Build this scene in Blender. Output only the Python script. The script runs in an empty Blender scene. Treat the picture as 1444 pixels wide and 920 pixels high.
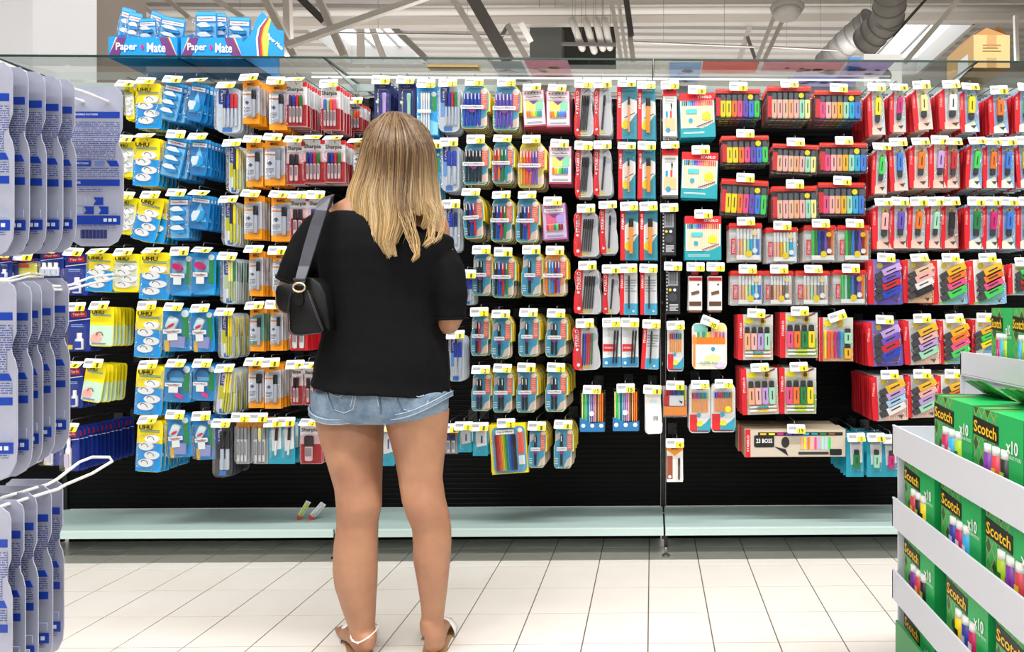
import bpy, math, random
from mathutils import Vector, Matrix, noise
from mathutils.bvhtree import BVHTree
random.seed(7)
PI = math.pi
C = bpy.context.scene.collection
scn = bpy.context.scene

# ------------------------------------------------------------------ camera, world, lights, exposure
FOC, PX0, PY0, CAMZ = 921.0, 935.0, 435.0, 1.04
YAW = math.radians(0.95)
cam_d = bpy.data.cameras.new('camera'); cam = bpy.data.objects.new('camera', cam_d); C.objects.link(cam)
cam.location = (0, 0, CAMZ); cam.rotation_euler = (PI/2, 0, -YAW)
cam_d.sensor_width = 36; cam_d.lens = 36*FOC/1444
cam_d.shift_x = -(PX0-722)/1444; cam_d.shift_y = -(460-PY0)/1444
cam_d.clip_end = 200; cam_d.clip_start = 0.02
scn.camera = cam
scn.view_settings.view_transform = 'Standard'; scn.view_settings.look = 'None'
scn.view_settings.exposure = 0.1; scn.view_settings.gamma = 1
w = bpy.data.worlds.new('world'); scn.world = w; w.use_nodes = True
w.node_tree.nodes['Background'].inputs[0].default_value = (0.92, 0.96, 1.0, 1)
w.node_tree.nodes['Background'].inputs[1].default_value = 2.6

def area(name, loc, sx, sy, power, rot=(0,0,0), col=(1,0.985,0.965)):
    l = bpy.data.lights.new(name, 'AREA'); l.shape = 'RECTANGLE'; l.size = sx; l.size_y = sy; l.energy = power; l.color = col
    o = bpy.data.objects.new(name, l); C.objects.link(o); o.location = loc; o.rotation_euler = rot
    return o
area('lamp_and_fill_row', (0.5, 0.75, 4.6), 9, 0.22, 420)
area('lamp_and_fill_row', (0.0, -2.6, 4.6), 9, 0.22, 260)  # added unseen row behind the camera, fills the pack fronts
area('lamp_and_fill_row', (0.0, -6.0, 4.6), 9, 0.25, 200)  # second added fill row, further behind the camera
for yy, pw in ((5.0,90),(9.0,120),(13.0,150),(18.0,200)):
    area('lamp_and_fill_row', (-2.0, yy, 4.3), 14, 0.25, pw)  # added unseen rows past the shelving, their bounce lifts the ceiling
    area('lamp_and_fill_row', (-2.0, yy, 4.4), 14, 0.25, pw*.95, (PI,0,0))  # upward copies added to brighten the ceiling

# ------------------------------------------------------------------ projection
fw = Vector((math.sin(YAW), math.cos(YAW), 0)); rt = Vector((math.cos(YAW), -math.sin(YAW), 0)); up = Vector((0,0,1))
def at(px, py, Y):
    """World point on the plane y=Y seen at photograph pixel px,py."""
    d = fw + rt*((px-PX0)/FOC) - up*((py-PY0)/FOC)
    return Vector((0,0,CAMZ)) + d*(Y/d.y)
def X_(px, Y): return at(px, PY0, Y).x
def Z_(py, Y): return at(920, py, Y).z

# ------------------------------------------------------------------ materials
def lin(c): return c/12.92 if c <= 0.04045 else ((c+0.055)/1.055)**2.4
def hexc(h): return tuple(lin(int(h[i:i+2], 16)/255) for i in (0,2,4)) + (1,)
MATS = {}
def M(key):
    """'rrggbb' or 'rrggbb/finish'; finish: m matt, g gloss, c clear film, x metal"""
    if key in MATS: return MATS[key]
    h, _, f = key.partition('/')
    m = bpy.data.materials.new('surface_'+key.replace('/', '_')); m.use_nodes = True
    nt = m.node_tree; b = nt.nodes['Principled BSDF']
    if f == 'c':
        out = nt.nodes['Material Output']
        tr = nt.nodes.new('ShaderNodeBsdfTransparent'); tr.inputs[0].default_value = hexc(h)
        gl = nt.nodes.new('ShaderNodeBsdfGlossy'); gl.inputs['Roughness'].default_value = 0.16
        mx = nt.nodes.new('ShaderNodeMixShader'); lw = nt.nodes.new('ShaderNodeLayerWeight'); lw.inputs[0].default_value = 0.25
        mt = nt.nodes.new('ShaderNodeMath'); mt.operation = 'MULTIPLY_ADD'; mt.inputs[1].default_value = 0.45; mt.inputs[2].default_value = 0.03
        nt.links.new(lw.outputs['Fresnel'], mt.inputs[0]); nt.links.new(mt.outputs[0], mx.inputs[0])
        nz = nt.nodes.new('ShaderNodeTexNoise'); nz.inputs['Scale'].default_value = 14
        tc = nt.nodes.new('ShaderNodeTexCoord'); bp = nt.nodes.new('ShaderNodeBump'); bp.inputs['Strength'].default_value = 0.8; bp.inputs['Distance'].default_value = 0.05
        nt.links.new(tc.outputs['Object'], nz.inputs['Vector']); nt.links.new(nz.outputs[0], bp.inputs['Height']); nt.links.new(bp.outputs[0], gl.inputs['Normal'])
        nt.links.new(tr.outputs[0], mx.inputs[1]); nt.links.new(gl.outputs[0], mx.inputs[2]); nt.links.new(mx.outputs[0], out.inputs[0])
    else:
        b.inputs['Base Color'].default_value = hexc(h)
        b.inputs['Roughness'].default_value = {'m':0.75,'g':0.22,'x':0.3,'':0.42}[f]
        if f == 'x': b.inputs['Metallic'].default_value = 0.85
        if f == 'm': b.inputs['Specular IOR Level'].default_value = 0.25
    MATS[key] = m
    return m
def nodes_mat(name):
    m = bpy.data.materials.new(name); m.use_nodes = True
    return m, m.node_tree, m.node_tree.nodes['Principled BSDF']
def add(nt, t, **kw):
    n = nt.nodes.new(t)
    for k, v in kw.items():
        if k.startswith('i_'):
            key = k[2:]; n.inputs[int(key) if key.isdigit() else key.replace('_', ' ')].default_value = v
        else: setattr(n, k, v)
    return n

# ------------------------------------------------------------------ mesh collecting
class MB:
    def __init__(s): s.v = []; s.f = []; s.mi = []; s.sm = []; s.mats = []
    def m(s, mat):
        if isinstance(mat, str): mat = M(mat)
        if mat not in s.mats: s.mats.append(mat)
        return s.mats.index(mat)
    def raw(s, vs, fs, mat, smooth=False, mtx=None):
        o = len(s.v); k = s.m(mat)
        s.v += [tuple(mtx @ Vector(q)) for q in vs] if mtx is not None else [tuple(q) for q in vs]
        for f in fs: s.f.append([i+o for i in f]); s.mi.append(k); s.sm.append(smooth)
    def box(s, x0,x1,y0,y1,z0,z1, mat, mtx=None):
        s.raw([(x0,y0,z0),(x1,y0,z0),(x1,y1,z0),(x0,y1,z0),(x0,y0,z1),(x1,y0,z1),(x1,y1,z1),(x0,y1,z1)],
              [(0,3,2,1),(4,5,6,7),(0,1,5,4),(1,2,6,5),(2,3,7,6),(3,0,4,7)], mat, False, mtx)
    def prism(s, pts, y0, y1, mat, mtx=None, smooth=False):
        """pts (x,z) counter-clockwise seen from -y"""
        n = len(pts)
        s.raw([(x,y0,z) for x,z in pts]+[(x,y1,z) for x,z in pts],
              [tuple(range(n)), tuple(range(2*n-1, n-1, -1))], mat, False, mtx)
        s.raw([(x,y0,z) for x,z in pts]+[(x,y1,z) for x,z in pts],
              [(i, i+n, (i+1)%n+n, (i+1)%n) for i in range(n)], mat, smooth, mtx)
    def tube(s, path, rad, mat, n=8, caps=True, closed=False, flat=1.0):
        path = [Vector(p) for p in path]; k = len(path)
        rads = rad if isinstance(rad, (list, tuple)) else [rad]*k
        vs = []; prev = None
        for i, p in enumerate(path):
            a = path[i-1] if (i > 0 or closed) else p; b = path[(i+1)%k] if (i < k-1 or closed) else p
            d = (b-a); d = d.normalized() if d.length > 1e-9 else Vector((0,0,1))
            if prev is None:
                u = d.cross(Vector((0,0,1)));  u = u if u.length > 0.1 else d.cross(Vector((0,1,0)))
            else: u = prev - d*prev.dot(d)
            u.normalize(); prev = u; q = d.cross(u)
            for j in range(n):
                t = 2*PI*j/n
                vs.append(p + u*math.cos(t)*rads[i] + q*math.sin(t)*rads[i]*flat)
        fs = []
        for i in range(k if closed else k-1):
            for j in range(n):
                a, b = i*n+j, i*n+(j+1)%n; c, d = ((i+1)%k)*n+(j+1)%n, ((i+1)%k)*n+j
                fs.append((a,b,c,d))
        if caps and not closed: fs += [tuple(range(n-1,-1,-1)), tuple(range((k-1)*n, k*n))]
        s.raw(vs, fs, mat, True)
    def loft(s, rings, mat, cap=True):
        n = len(rings[0]); vs = [p for r in rings for p in r]
        fs = [(i*n+j, i*n+(j+1)%n, (i+1)*n+(j+1)%n, (i+1)*n+j) for i in range(len(rings)-1) for j in range(n)]
        if cap: fs += [tuple(range(n-1,-1,-1)), tuple(range((len(rings)-1)*n, len(rings)*n))]
        s.raw(vs, fs, mat, True)
    def data(s, name):
        me = bpy.data.meshes.new(name); me.from_pydata(s.v, [], s.f)
        for m in s.mats: me.materials.append(m)
        me.polygons.foreach_set('material_index', s.mi); me.polygons.foreach_set('use_smooth', s.sm)
        me.update(); return me
    def build(s, name, parent=None, loc=None):
        o = bpy.data.objects.new(name, s.data(name)); C.objects.link(o)
        if parent: o.parent = parent
        if loc is not None: o.location = loc
        return o
def tag(o, label, cat, group=None):
    o['label'] = label; o['category'] = cat
    if group: o['group'] = group
    return o
def empty(name, loc=(0,0,0), label=None, cat=None, group=None, rot=(0,0,0)):
    o = bpy.data.objects.new(name, None); C.objects.link(o); o.location = loc; o.rotation_euler = rot
    o.empty_display_size = 0.02
    if label: tag(o, label, cat, group)
    return o
def struct(o): o['kind'] = 'structure'; return o

# ------------------------------------------------------------------ unit shapes (extent -.5 .. .5), cached
def arc(cx, cz, r, a0, a1, n): return [(cx+r*math.cos(a0+(a1-a0)*i/n), cz+r*math.sin(a0+(a1-a0)*i/n)) for i in range(n+1)]
def rrect(r=0.12, rz=None, n=3):
    rz = rz or r; p = []
    for cx, cz, a in ((.5-r,-.5+rz,-PI/2),(.5-r,.5-rz,0),(-.5+r,.5-rz,PI/2),(-.5+r,-.5+rz,PI)):
        p += [(cx+r*math.cos(a+PI/2*i/n), cz+rz*math.sin(a+PI/2*i/n)) for i in range(n+1)]
    return p
FLAIR = [(-.38,-.5),(.28,-.5),(.37,-.46),(.4,-.4),(.4,-.14),(.5,-.06),(.5,.3),(.44,.38),(.3,.47),(.18,.5),(-.2,.5),(-.34,.46),(-.42,.36),(-.43,.1),(-.5,0),(-.5,-.4),(-.46,-.47)]
FLAIRR = [(-.5,-.5),(.2,-.5),(.2,-.2),(.5,-.05),(.5,.42),(.1,.5),(-.5,.5)]
STABB = [(-.3,-.5),(.34,-.5),(.46,-.45),(.5,-.38),(.48,-.12),(.42,.05),(.44,.25),(.4,.4),(.28,.48),(.1,.5),(-.2,.5),(-.38,.47),(-.47,.4),(-.5,.3),(-.44,.05),(-.5,-.15),(-.5,-.38),(-.43,-.46)]
BLOB = [(-.5,-.3),(-.2,-.5),(.3,-.45),(.5,-.1),(.35,.25),(0,.5),(-.25,.3),(-.45,.2)]
CURVB = [(-.5,-.5),(.5,-.5),(.5,.5),(.25,.2),(0,.02),(-.25,-.02),(-.5,.1)]
CURVR = [(-.38,-.5),(.5,-.5),(.46,.2),(.25,.5),(-.5,.5)]
RAZOR = ([(-.25,-.5),(.25,-.5),(.4,-.47),(.48,-.41),(.5,-.33),(.5,.05),(.47,.1),(.43,.13),(.41,.17),(.45,.21),(.48,.24),(.48,.44),(.45,.475),(.4,.485),(.36,.5),(-.36,.5),(-.4,.485),(-.45,.475),(-.48,.44),(-.48,.24),(-.45,.21),(-.41,.17),(-.43,.13),(-.47,.1),(-.5,.05),(-.5,-.33),(-.48,-.41),(-.4,-.47)])
UNIT = {}
TX = {}
def text_geo(txt):
    if txt in TX: return TX[txt]
    cu = bpy.data.curves.new('t', 'FONT'); cu.body = txt; cu.resolution_u = 2; cu.offset = 0.02; cu.align_x = 'CENTER'
    o = bpy.data.objects.new('t', cu); C.objects.link(o)
    me = o.to_mesh(); vs = [v.co.copy() for v in me.vertices]; fs = [tuple(p.vertices) for p in me.polygons]; o.to_mesh_clear()
    bpy.data.objects.remove(o); bpy.data.curves.remove(cu)
    xs = [v.x for v in vs]; ys = [v.y for v in vs]; x0, x1, y0, y1 = min(xs), max(xs), min(ys), max(ys)
    TX[txt] = ([((v.x-x0)/(x1-x0)-.5, 0, (v.y-y0)/(y1-y0)-.5) for v in vs], fs)
    return TX[txt]
def unit(kind, mats, mb=None, mtx=None):
    """adds the unit shape to mb (or returns cached mesh data)"""
    if mb is None:
        k = (kind, mats)
        if k not in UNIT:
            b = MB(); unit(kind, mats, b, None); UNIT[k] = b.data('piece')
        return UNIT[k]
    k, arg = kind if isinstance(kind, tuple) else (kind, None)
    a = mats[0]
    if k == 'box': mb.box(-.5,.5,-.5,.5,-.5,.5, a, mtx)
    elif k == 'poly': mb.prism(list(arg), -.5, .5, a, mtx)
    elif k == 'rbox': mb.prism(rrect(*(arg or (.12,))), -.5, .5, a, mtx)
    elif k == 'disc': mb.prism(arc(0,0,.5,0,2*PI-2*PI/14,13), -.5, .5, a, mtx)
    elif k == 'dome':
        n = 12; r = [(1,-.0),(.9,-.25),(.6,-.42),(0.15,-.5)]; vs = []
        for q, y in r: vs += [(.5*q*math.cos(2*PI*i/n), y, .5*q*math.sin(2*PI*i/n)) for i in range(n)]
        mb.raw(vs, [(i*n+j, (i*n)+(j+1)%n, (i+1)*n+(j+1)%n, (i+1)*n+j) for i in range(3) for j in range(n)]+[tuple(range(3*n,4*n))], a, True, mtx)
    elif k == 'text': vs, fs = text_geo(arg); mb.raw(vs, fs, a, False, mtx)
    elif k == 'lines':
        n = arg
        for i in range(n):
            z = .5-(i+.5)/n; L = .5 if i % 4 != 3 else .25
            mb.raw([(-.5,0,z-.22/n),(L,0,z-.22/n),(L,0,z+.22/n),(-.5,0,z+.22/n)], [(0,1,2,3)], a, False, mtx)
    elif k == 'cyl':
        n = arg or 8
        vs = [(.5*math.cos(2*PI*i/n), .5*math.sin(2*PI*i/n), z) for z in (-.5,.5) for i in range(n)]
        mb.raw(vs, [(i,(i+1)%n,(i+1)%n+n,i+n) for i in range(n)], a, True, mtx); mb.raw(vs, [tuple(range(n-1,-1,-1)), tuple(range(n,2*n))], a, False, mtx)
    elif k == 'pen':      # cap (mats[0]) above the fraction arg, barrel (mats[1]) below
        c = .5-arg; n = 6
        def ring(r, z): return [(r*math.cos(2*PI*i/n+.5), r*math.sin(2*PI*i/n+.5), z) for i in range(n)]
        def seg(rs, m):
            vs = [p for r in rs for p in r]
            mb.raw(vs, [(i*n+j, i*n+(j+1)%n, (i+1)*n+(j+1)%n, (i+1)*n+j) for i in range(len(rs)-1) for j in range(n)]+[tuple(range(n-1,-1,-1)), tuple(range((len(rs)-1)*n, len(rs)*n))], m, True, mtx)
        seg([ring(.3,-.5), ring(.42,-.46), ring(.42,c)], mats[1])
        seg([ring(.5,c), ring(.5,.46), ring(.36,.5)], a)
        mb.box(-.1,.1,-.62,-.48,c+.02,.44, a, mtx)
        if len(mats) > 2: mb.box(-.3,.3,-.5,-.38,-.3,c-.06, mats[2], mtx)
    elif k == 'hl':       # chunky highlighter: body mats[0], cap mats[1] on top
        mb.prism([(-.42,-.5),(.42,-.5),(.5,-.4),(.5,.22),(-.5,.22),(-.5,-.4)], -.5,.3, a, mtx)
        mb.prism([(-.4,.22),(.4,.22),(.4,.44),(.3,.5),(-.3,.5),(-.4,.44)], -.42,.3, mats[1], mtx)
        mb.box(-.06,.12,-.53,-.5,-.3,.08, mats[2] if len(mats) > 2 else '30343a', mtx)
    elif k == 'arc':      # hook-like arc line
        p = arc(0,0,.46,PI*.1,PI*1.15,9); q = arc(0,0,.34,PI*1.15,PI*.1,9)
        pts = p+q
        for i in range(9):
            mb.raw([(pts[i][0],-.5,pts[i][1]),(pts[i+1][0],-.5,pts[i+1][1]),(pts[18-i][0],-.5,pts[18-i][1]),(pts[19-i][0],-.5,pts[19-i][1])], [(0,1,2,3)], a, False, mtx)
    elif k == 'mouse':    # correction roller body: blue drop with pale top
        mb.prism([(-.5,-.1),(-.3,-.4),(.1,-.5),(.5,-.25),(.42,.2),(.05,.5),(-.3,.35)], -.3,.4, mats[0], mtx)
        mb.prism([(-.5,-.05),(-.25,-.2),(.3,.02),(.42,.15),(.05,.5),(-.3,.35)], -.5,-.3, mats[1], mtx)
    elif k == 'bottle':
        pf = [(.5,-.5),(.5,.12),(.3,.2),(.3,.5)]; n = 8; vs = []
        for r, z in pf: vs += [(r*math.cos(2*PI*i/n), r*math.sin(2*PI*i/n), z) for i in range(n)]
        mb.raw(vs, [(i*n+j, i*n+(j+1)%n, (i+1)*n+(j+1)%n, (i+1)*n+j) for i in range(3) for j in range(n)]+[tuple(range(3*n,4*n))], a, True, mtx)
        mb.box(-.42,.42,-.56,-.4,-.4,.0, mats[1], mtx)

PARTNAME_SKIP = ('text', 'lines')
def make_front(name, parts, loc, roty, label, cat, group=None, rotz=0):
    root = empty(name, loc, label, cat, group, rot=(0, roty, rotz))
    for p in parts:
        nm, kind, mats, pos, size = p[:5]; ry = p[5] if len(p) > 5 else 0
        o = bpy.data.objects.new(nm, unit(kind, mats)); C.objects.link(o)
        o.parent = root; o.location = pos; o.scale = size; o.rotation_euler = (0, ry, 0)
        if len(p) > 6 and p[6]: o['label'] = p[6]
    return root
def merged(parts, name):
    b = MB()
    for p in parts:
        nm, kind, mats, pos, size = p[:5]; ry = p[5] if len(p) > 5 else 0
        k = kind[0] if isinstance(kind, tuple) else kind
        if k in PARTNAME_SKIP or mats[0].endswith('/c') or k == 'arc': continue
        unit(kind, mats, b, Matrix.Translation(pos) @ Matrix.Rotation(ry, 4, 'Y') @ Matrix.Diagonal((*size, 1)))
    return b.data(name)

# ------------------------------------------------------------------ pack builders: return (object name, description, parts, stack step)
COL = dict(k='1b1b20', b='1f3fc0', r='d0202c', g='14883f', o='f47a1c', p='f2508c', v='6f4fc0', c='22b4e0', y='f6e11c', w='f1f1ee', m='d81b7c',
           l='3fd65a', t='1295a0', a='8b8f95', n='1b2a6b', s='eec3a4', j='a5e3c4', q='f7b9b5', u='c3a4e0', h='f7b487', x='8a5a3c', z='8c1f28',
           i='a9d6f2', e='f6ef9a', d='f2b81c', f='ff5a50', B='3d7fe0')
CLR = 'ffffff/c'
def P(n, k, m, x, y, z, sx, sy, sz, r=0, lab=None): return (n, k, m if isinstance(m, tuple) else (m,), (x,y,z), (sx,sy,sz), r, lab)
def g_uhu(w, h, v, cs):
    d = .003; T = []
    if v == 'y': T += [P('card','rbox','f2e21c',0,0,-h/2,w,.002,h), P('print_panel','box','d8dfcf',0,-.0015,-h*.55,w*.86,.001,h*.62)]
    elif v == 'k': T += [P('card','rbox','f2e21c',0,0,-h/2,w,.002,h), P('print_panel','box','bfe0cb',0,-.0015,-h*.72,w*.96,.001,h*.5), P('print_blob',('poly',tuple(BLOB)),'f0a9a0',-w*.2,-.0022,-h*.78,w*.5,.001,h*.3)]
    else: T += [P('card','rbox','f6e017',0,0,-h/2,w,.002,h), P('print_panel','box','1597e5',0,-.0015,-h*.72,w*.99,.001,h*.54)]
    T += [P('brand_text',('text','UHU'),'101010',-w*.17,-.0034,-h*.14,w*.52,1,h*.085), P('small_print',('lines',2),'2a8fb0',0,-.003,-h*.21,w*.78,1,h*.06)]
    if v == 'k':
        T += [P('hook_picture','arc','7a4a40',-w*.05,-.004,-h*.72,w*.34,.004,h*.2,.4), P('small_print',('lines',2),'2a70c0',-w*.1,-.003,-h*.93,w*.6,1,h*.05)]
    else:
        for i, (x, z) in enumerate(((.12,.36),(-.1,.5),(.14,.67),(-.08,.82))):
            T += [P('adhesive_hook','disc','eef0f2/g',w*x,-.004,-h*z,w*.58,.005,h*.16), P('hook_arc','arc','5d6770',w*(x-.04),-.006,-h*z,w*.34,.002,h*.12,.5)]
        T += [P('blister','rbox',CLR,0,-.011,-h*.6,w*.78,.012,h*.66)]
    return 'adhesive_hook_card', {'y':'yellow pastel adhesive hook card','k':'yellow and pink adhesive hook card'}.get(v,'yellow and blue adhesive hook card'), T, .016
def g_pmb(w, h, v, cs):
    T = [P('card','rbox','1878be',0,0,-h/2,w,.0015,h), P('header','box','3aa6e0',0,-.0015,-h*.06,w*.9,.001,h*.08), P('name_panel','box','e6eef2',0,-.0015,-h*.17,w*.84,.001,h*.1),
         P('brand_text',('text','PaperMate'),'c43a4a',0,-.0028,-h*.17,w*.7,1,h*.05)]
    if v == 'd': T += [P('correction_roller','mouse',('2aa0e0/g','dcecf6/g'),0,-.008,-h*.62,w*.72,.014,h*.34,-.9), P('print_panel',('poly',((-.5,-.5),(.5,-.5),(0,.5))),'7cc8ee',0,-.0015,-h*.5,w*.8,.001,h*.55)]
    else:
        T += [P('print_panel','box','6fbbe6',0,-.0015,-h*.62,w*.88,.001,h*.7)]
        for i in range(3): T.append(P('correction_roller','mouse',('1b93dc/g','e6f1f8/g'),0,-.008,-h*(.36+.21*i),w*.74,.014,h*.19,.2))
    T.append(P('blister','rbox',CLR,0,-.016,-h*.58,w*.92,.016,h*.76))
    return 'correction_roller_pack', 'pale blue drop correction roller pack' if v=='d' else 'pale blue triple correction roller pack', T, .018
def g_tap(w, h, v, cs):
    T = [P('card','rbox','1b87cc',0,0,-h/2,w,.0015,h), P('green_stripe','box','1f8a4c',w*.3,-.0015,-h*.42,w*.24,.001,h*.62), P('badge','disc','d5e3e8',w*.3,-.0025,-h*.13,w*.26,.001,w*.26),
         P('label','rbox','eaf0f0',-w*.1,-.012,-h*.53,w*.62,.001,h*.1), P('label','box','eaf0f0',-w*.1,-.012,-h*.64,w*.34,.001,h*.2), P('brand_text',('text','PaperMate'),'b8404e',-w*.1,-.014,-h*.53,w*.5,1,h*.045)]
    if v == 's': T += [P('scissor_loop',('poly',tuple(rrect(.3,.2))),'c8dce0/g',-w*.12,-.007,-h*.34,w*.34,.01,h*.3,.45), P('loop_liner','disc','c93558/g',-w*.14,-.013,-h*.4,w*.3,.003,h*.06,-.5),
                       P('blade_case','box','8a93c8/g',w*.05,-.006,-h*.78,w*.5,.008,h*.26,.1), P('yellow_corner','box','e2b43a',-w*.36,-.0015,-h*.86,w*.16,.001,h*.26)]
    elif v == 'l': T += [P('tape_loop','arc','17407a',0,-.01,-h*.32,w*.8,.004,h*.5,0), P('loop_liner','disc','d43a90/g',w*.12,-.012,-h*.82,w*.34,.006,h*.1,.5), P('print_panel','box','6fbce6',-w*.05,-.0018,-h*.4,w*.5,.001,h*.1)]
    else: T += [P('correction_tape','disc','c2296c/g',-w*.12,-.01,-h*.33,w*.46,.012,h*.16,.4), P('print_panel','box','7fc3e2',-w*.1,-.0018,-h*.33,w*.6,.001,h*.3), P('print_panel',('poly',((-.5,-.5),(.5,-.5),(.5,.5))),'2f9ee0',0,-.0018,-h*.9,w*.9,.001,h*.16)]
    T.append(P('blister','rbox',CLR,-w*.04,-.017,-h*.55,w*.86,.016,h*.8))
    return 'correction_tape_pack', {'s':'blue and green loop tape pack','l':'blue tape pack with round loop'}.get(v,'blue pack with magenta correction tape'), T, .02
def g_tip(w, h, v, cs):
    T = [P('card','rbox','16308a',0,0,-h/2,w,.002,h), P('badge','rbox','cf2430',-w*.02,-.002,-h*.14,w*.68,.001,h*.13,-.05), P('brand_text',('text','Tipp-Ex'),'f4f4f4',-w*.02,-.004,-h*.14,w*.54,1,h*.07,-.05),
         P('swoosh','box','e8ecf4',0,-.002,-h*.27,w*.96,.001,h*.02,-.12)]
    if v == '3': T += [P('fluid_bottle','bottle',('f2f2f2','c9d4ea'),w*(-.25+.25*i),-.01,-h*.66,w*.24,.02,h*.5) for i in range(3)]
    elif v == 'y': T += [P('print_panel','box','d8d05a',0,-.002,-h*.62,w*.98,.001,h*.7), P('badge','box','d04a30',-w*.15,-.003,-h*.42,w*.5,.001,h*.2)]
    elif v == 'p': T += [P('fluid_bottle','bottle',('f4f2f4','d6cfe6'),-w*.1,-.01,-h*.58,w*.34,.02,h*.74), P('yellow_strip','box','e8d21c',-w*.3,-.002,-h*.94,w*.36,.001,h*.08)]
    else: T += [P('fluid_bottle','bottle',('eef0f2','2444b0'),w*.08,-.01,-h*.76,w*.36,.02,h*.38), P('small_print',('lines',2),'8fb4ea',-w*.1,-.003,-h*.4,w*.5,1,h*.08), P('yellow_strip','box','e8d21c',-w*.4,-.002,-h*.9,w*.2,.001,h*.1)]
    T.append(P('blister','rbox',CLR,0,-.022,-h*.66,w*.8,.02,h*.58))
    return 'correction_fluid_pack', {'3':'navy pack of three white bottles','y':'navy and yellow correction pack','p':'navy pack with tall white bottle'}.get(v,'navy correction fluid pack'), T, .02
def pens(T, w, h, cs, x0, x1, z0, z1, cap=.35, bar=None, name='pen', y=-.007, th=None, strip=None):
    n = len(cs); st = (x1-x0)/n; d = th or st*.86
    for i, c in enumerate(cs):
        m = (COL[c], bar or COL[c]) + ((strip,) if strip else ())
        T.append(P(name, ('pen', cap), m, x0+st*(i+.5), y, -(z0+z1)/2, d, min(d,.012), z1-z0))
def g_pil(w, h, v, cs):
    bg = {'y':'c8c81e','g':'b5cda0','d':'20242c','b':'6aa6e8'}.get(v, 'c9d3dc')
    T = [P('card',('rbox',(.3,.12,4)),'c6d2de' if v!='d' else '3a3f48',0,0,-h/2,w,.0015,h), P('brand_panel','rbox','17409c',-w*.2,-.0015,-h*.2,w*.42,.001,h*.34), P('brand_text',('text','PILOT'),'f4f4f4',-w*.2,-.003,-h*.2,h*.28,1,w*.2,PI/2),
         P('print_panel','box',bg,-w*.2,-.0018,-h*.52,w*.4,.001,h*.3), P('label','box','eef1f4',w*.02,-.0018,-h*.76,w*.5,.001,h*.2), P('blue_foot','box','2a78d0',-w*.05,-.0022,-h*.93,w*.4,.001,h*.09)]
    if v in ('y','g'): pens(T, w, h, cs, -w*.05, w*.48, h*.08, h*.94, .5, 'c3c23a' if v=='y' else 'aebd8a')
    else: pens(T, w, h, cs, -w*.2, w*.42, h*.14, h*.86, .45, 'b8c4d4')
    T.append(P('blister',('rbox',(.3,.12,4)),CLR,0,-.012,-h*.5,w*.96,.016,h*.98))
    return 'rollerball_pack', {'y':'yellow trimmed clear highlighter blister','g':'pale green clear pen blister','d':'dark clear pen blister','b':'bright blue clear pen blister'}.get(v,'clear rounded rollerball blister'), T, .016
def g_bic(w, h, v, cs):
    gy = '5f9c8c' if v == 'g' else 'c3c6cc'
    T = [P('card','box','f09a1c',0,0,-h/2,w,.0015,h), P('print_panel',('poly',((-.5,-.46),(.5,-.3),(.5,.5),(.0,.44),(-.5,.36))),gy,0,-.0013,-h*.52,w,.001,h*.78),
         P('brand_text',('text','BIC'),'2b1d12',0,-.003,-h*.1,w*.42,1,h*.055), P('label','box','e9ebee',-w*.22,-.002,-h*.52,w*.5,.001,h*.5), P('stripe','box','ea8a20',-w*.22,-.0028,-h*.33,w*.5,.001,h*.035),
         P('hazard_mark',('poly',((0,-.5),(.5,0),(0,.5),(-.5,0))),'5d6268',-w*.24,-.0028,-h*.52,w*.26,.001,w*.26), P('small_print',('lines',4),'6a7078',-w*.24,-.003,-h*.68,w*.4,1,h*.12)]
    pens(T, w, h, cs or 'k', w*.04, w*.44 if len(cs or 'k') > 1 else w*.36, h*.24, h*.86, .34, 'b9bcc2', 'marker')
    T.append(P('blister','rbox','f2f4f8/c',w*.1,-.012,-h*.54,w*.74,.014,h*.72))
    return 'marker_card', 'green and orange marker card' if v=='g' else 'orange and grey marker card', T, .018
def g_sha(w, h, v, cs):
    T = [P('card','box','dfe0e2',0,0,-h/2,w,.0015,h), P('red_panel','box','a8141e',0,-.0013,-h*.75,w*.98,.001,h*.48), P('red_corner','box','d2202a',w*.4,-.0016,-h*.05,w*.2,.001,h*.1),
         P('brand_text',('text','Sharpie'),'2e2e33',-w*.06,-.003,-h*.17,w*.78,1,h*.12)]
    pens(T, w, h, cs, -w*.34, w*.2 if len(cs)<3 else w*.32, h*.3, h*.92, .42, 'd9dadd', 'marker', strip='8a8d94')
    T.append(P('blister','rbox','fbeef0/c',0,-.012,-h*.62,w*.86,.014,h*.7))
    return 'marker_blister', 'white and red blister of %s markers' % {1:'one black',2:'two black',4:'four coloured'}.get(len(cs), 'coloured'), T, .018
def g_nav(w, h, v, cs):
    T = [P('card','box','16235c',0,0,-h/2,w,.0015,h), P('badge','disc','c3d6a0',-w*.3,-.002,-h*.5,w*.2,.001,w*.2), P('print_panel','box','263a8a',w*.1,-.0015,-h*.55,w*.5,.001,h*.7), P('brand_text',('text','PILOT'),'8fa4d8',0,-.003,-h*.1,w*.4,1,h*.04)]
    pens(T, w, h, cs, 0, w*.3, h*.28, h*.92, .3)
    T.append(P('blister','rbox',CLR,w*.1,-.012,-h*.58,w*.6,.014,h*.76))
    return 'pen_card', {'u':'navy card with lavender pen','j':'navy card with mint pen'}.get(cs, 'navy pen card'), T, .03
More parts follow.
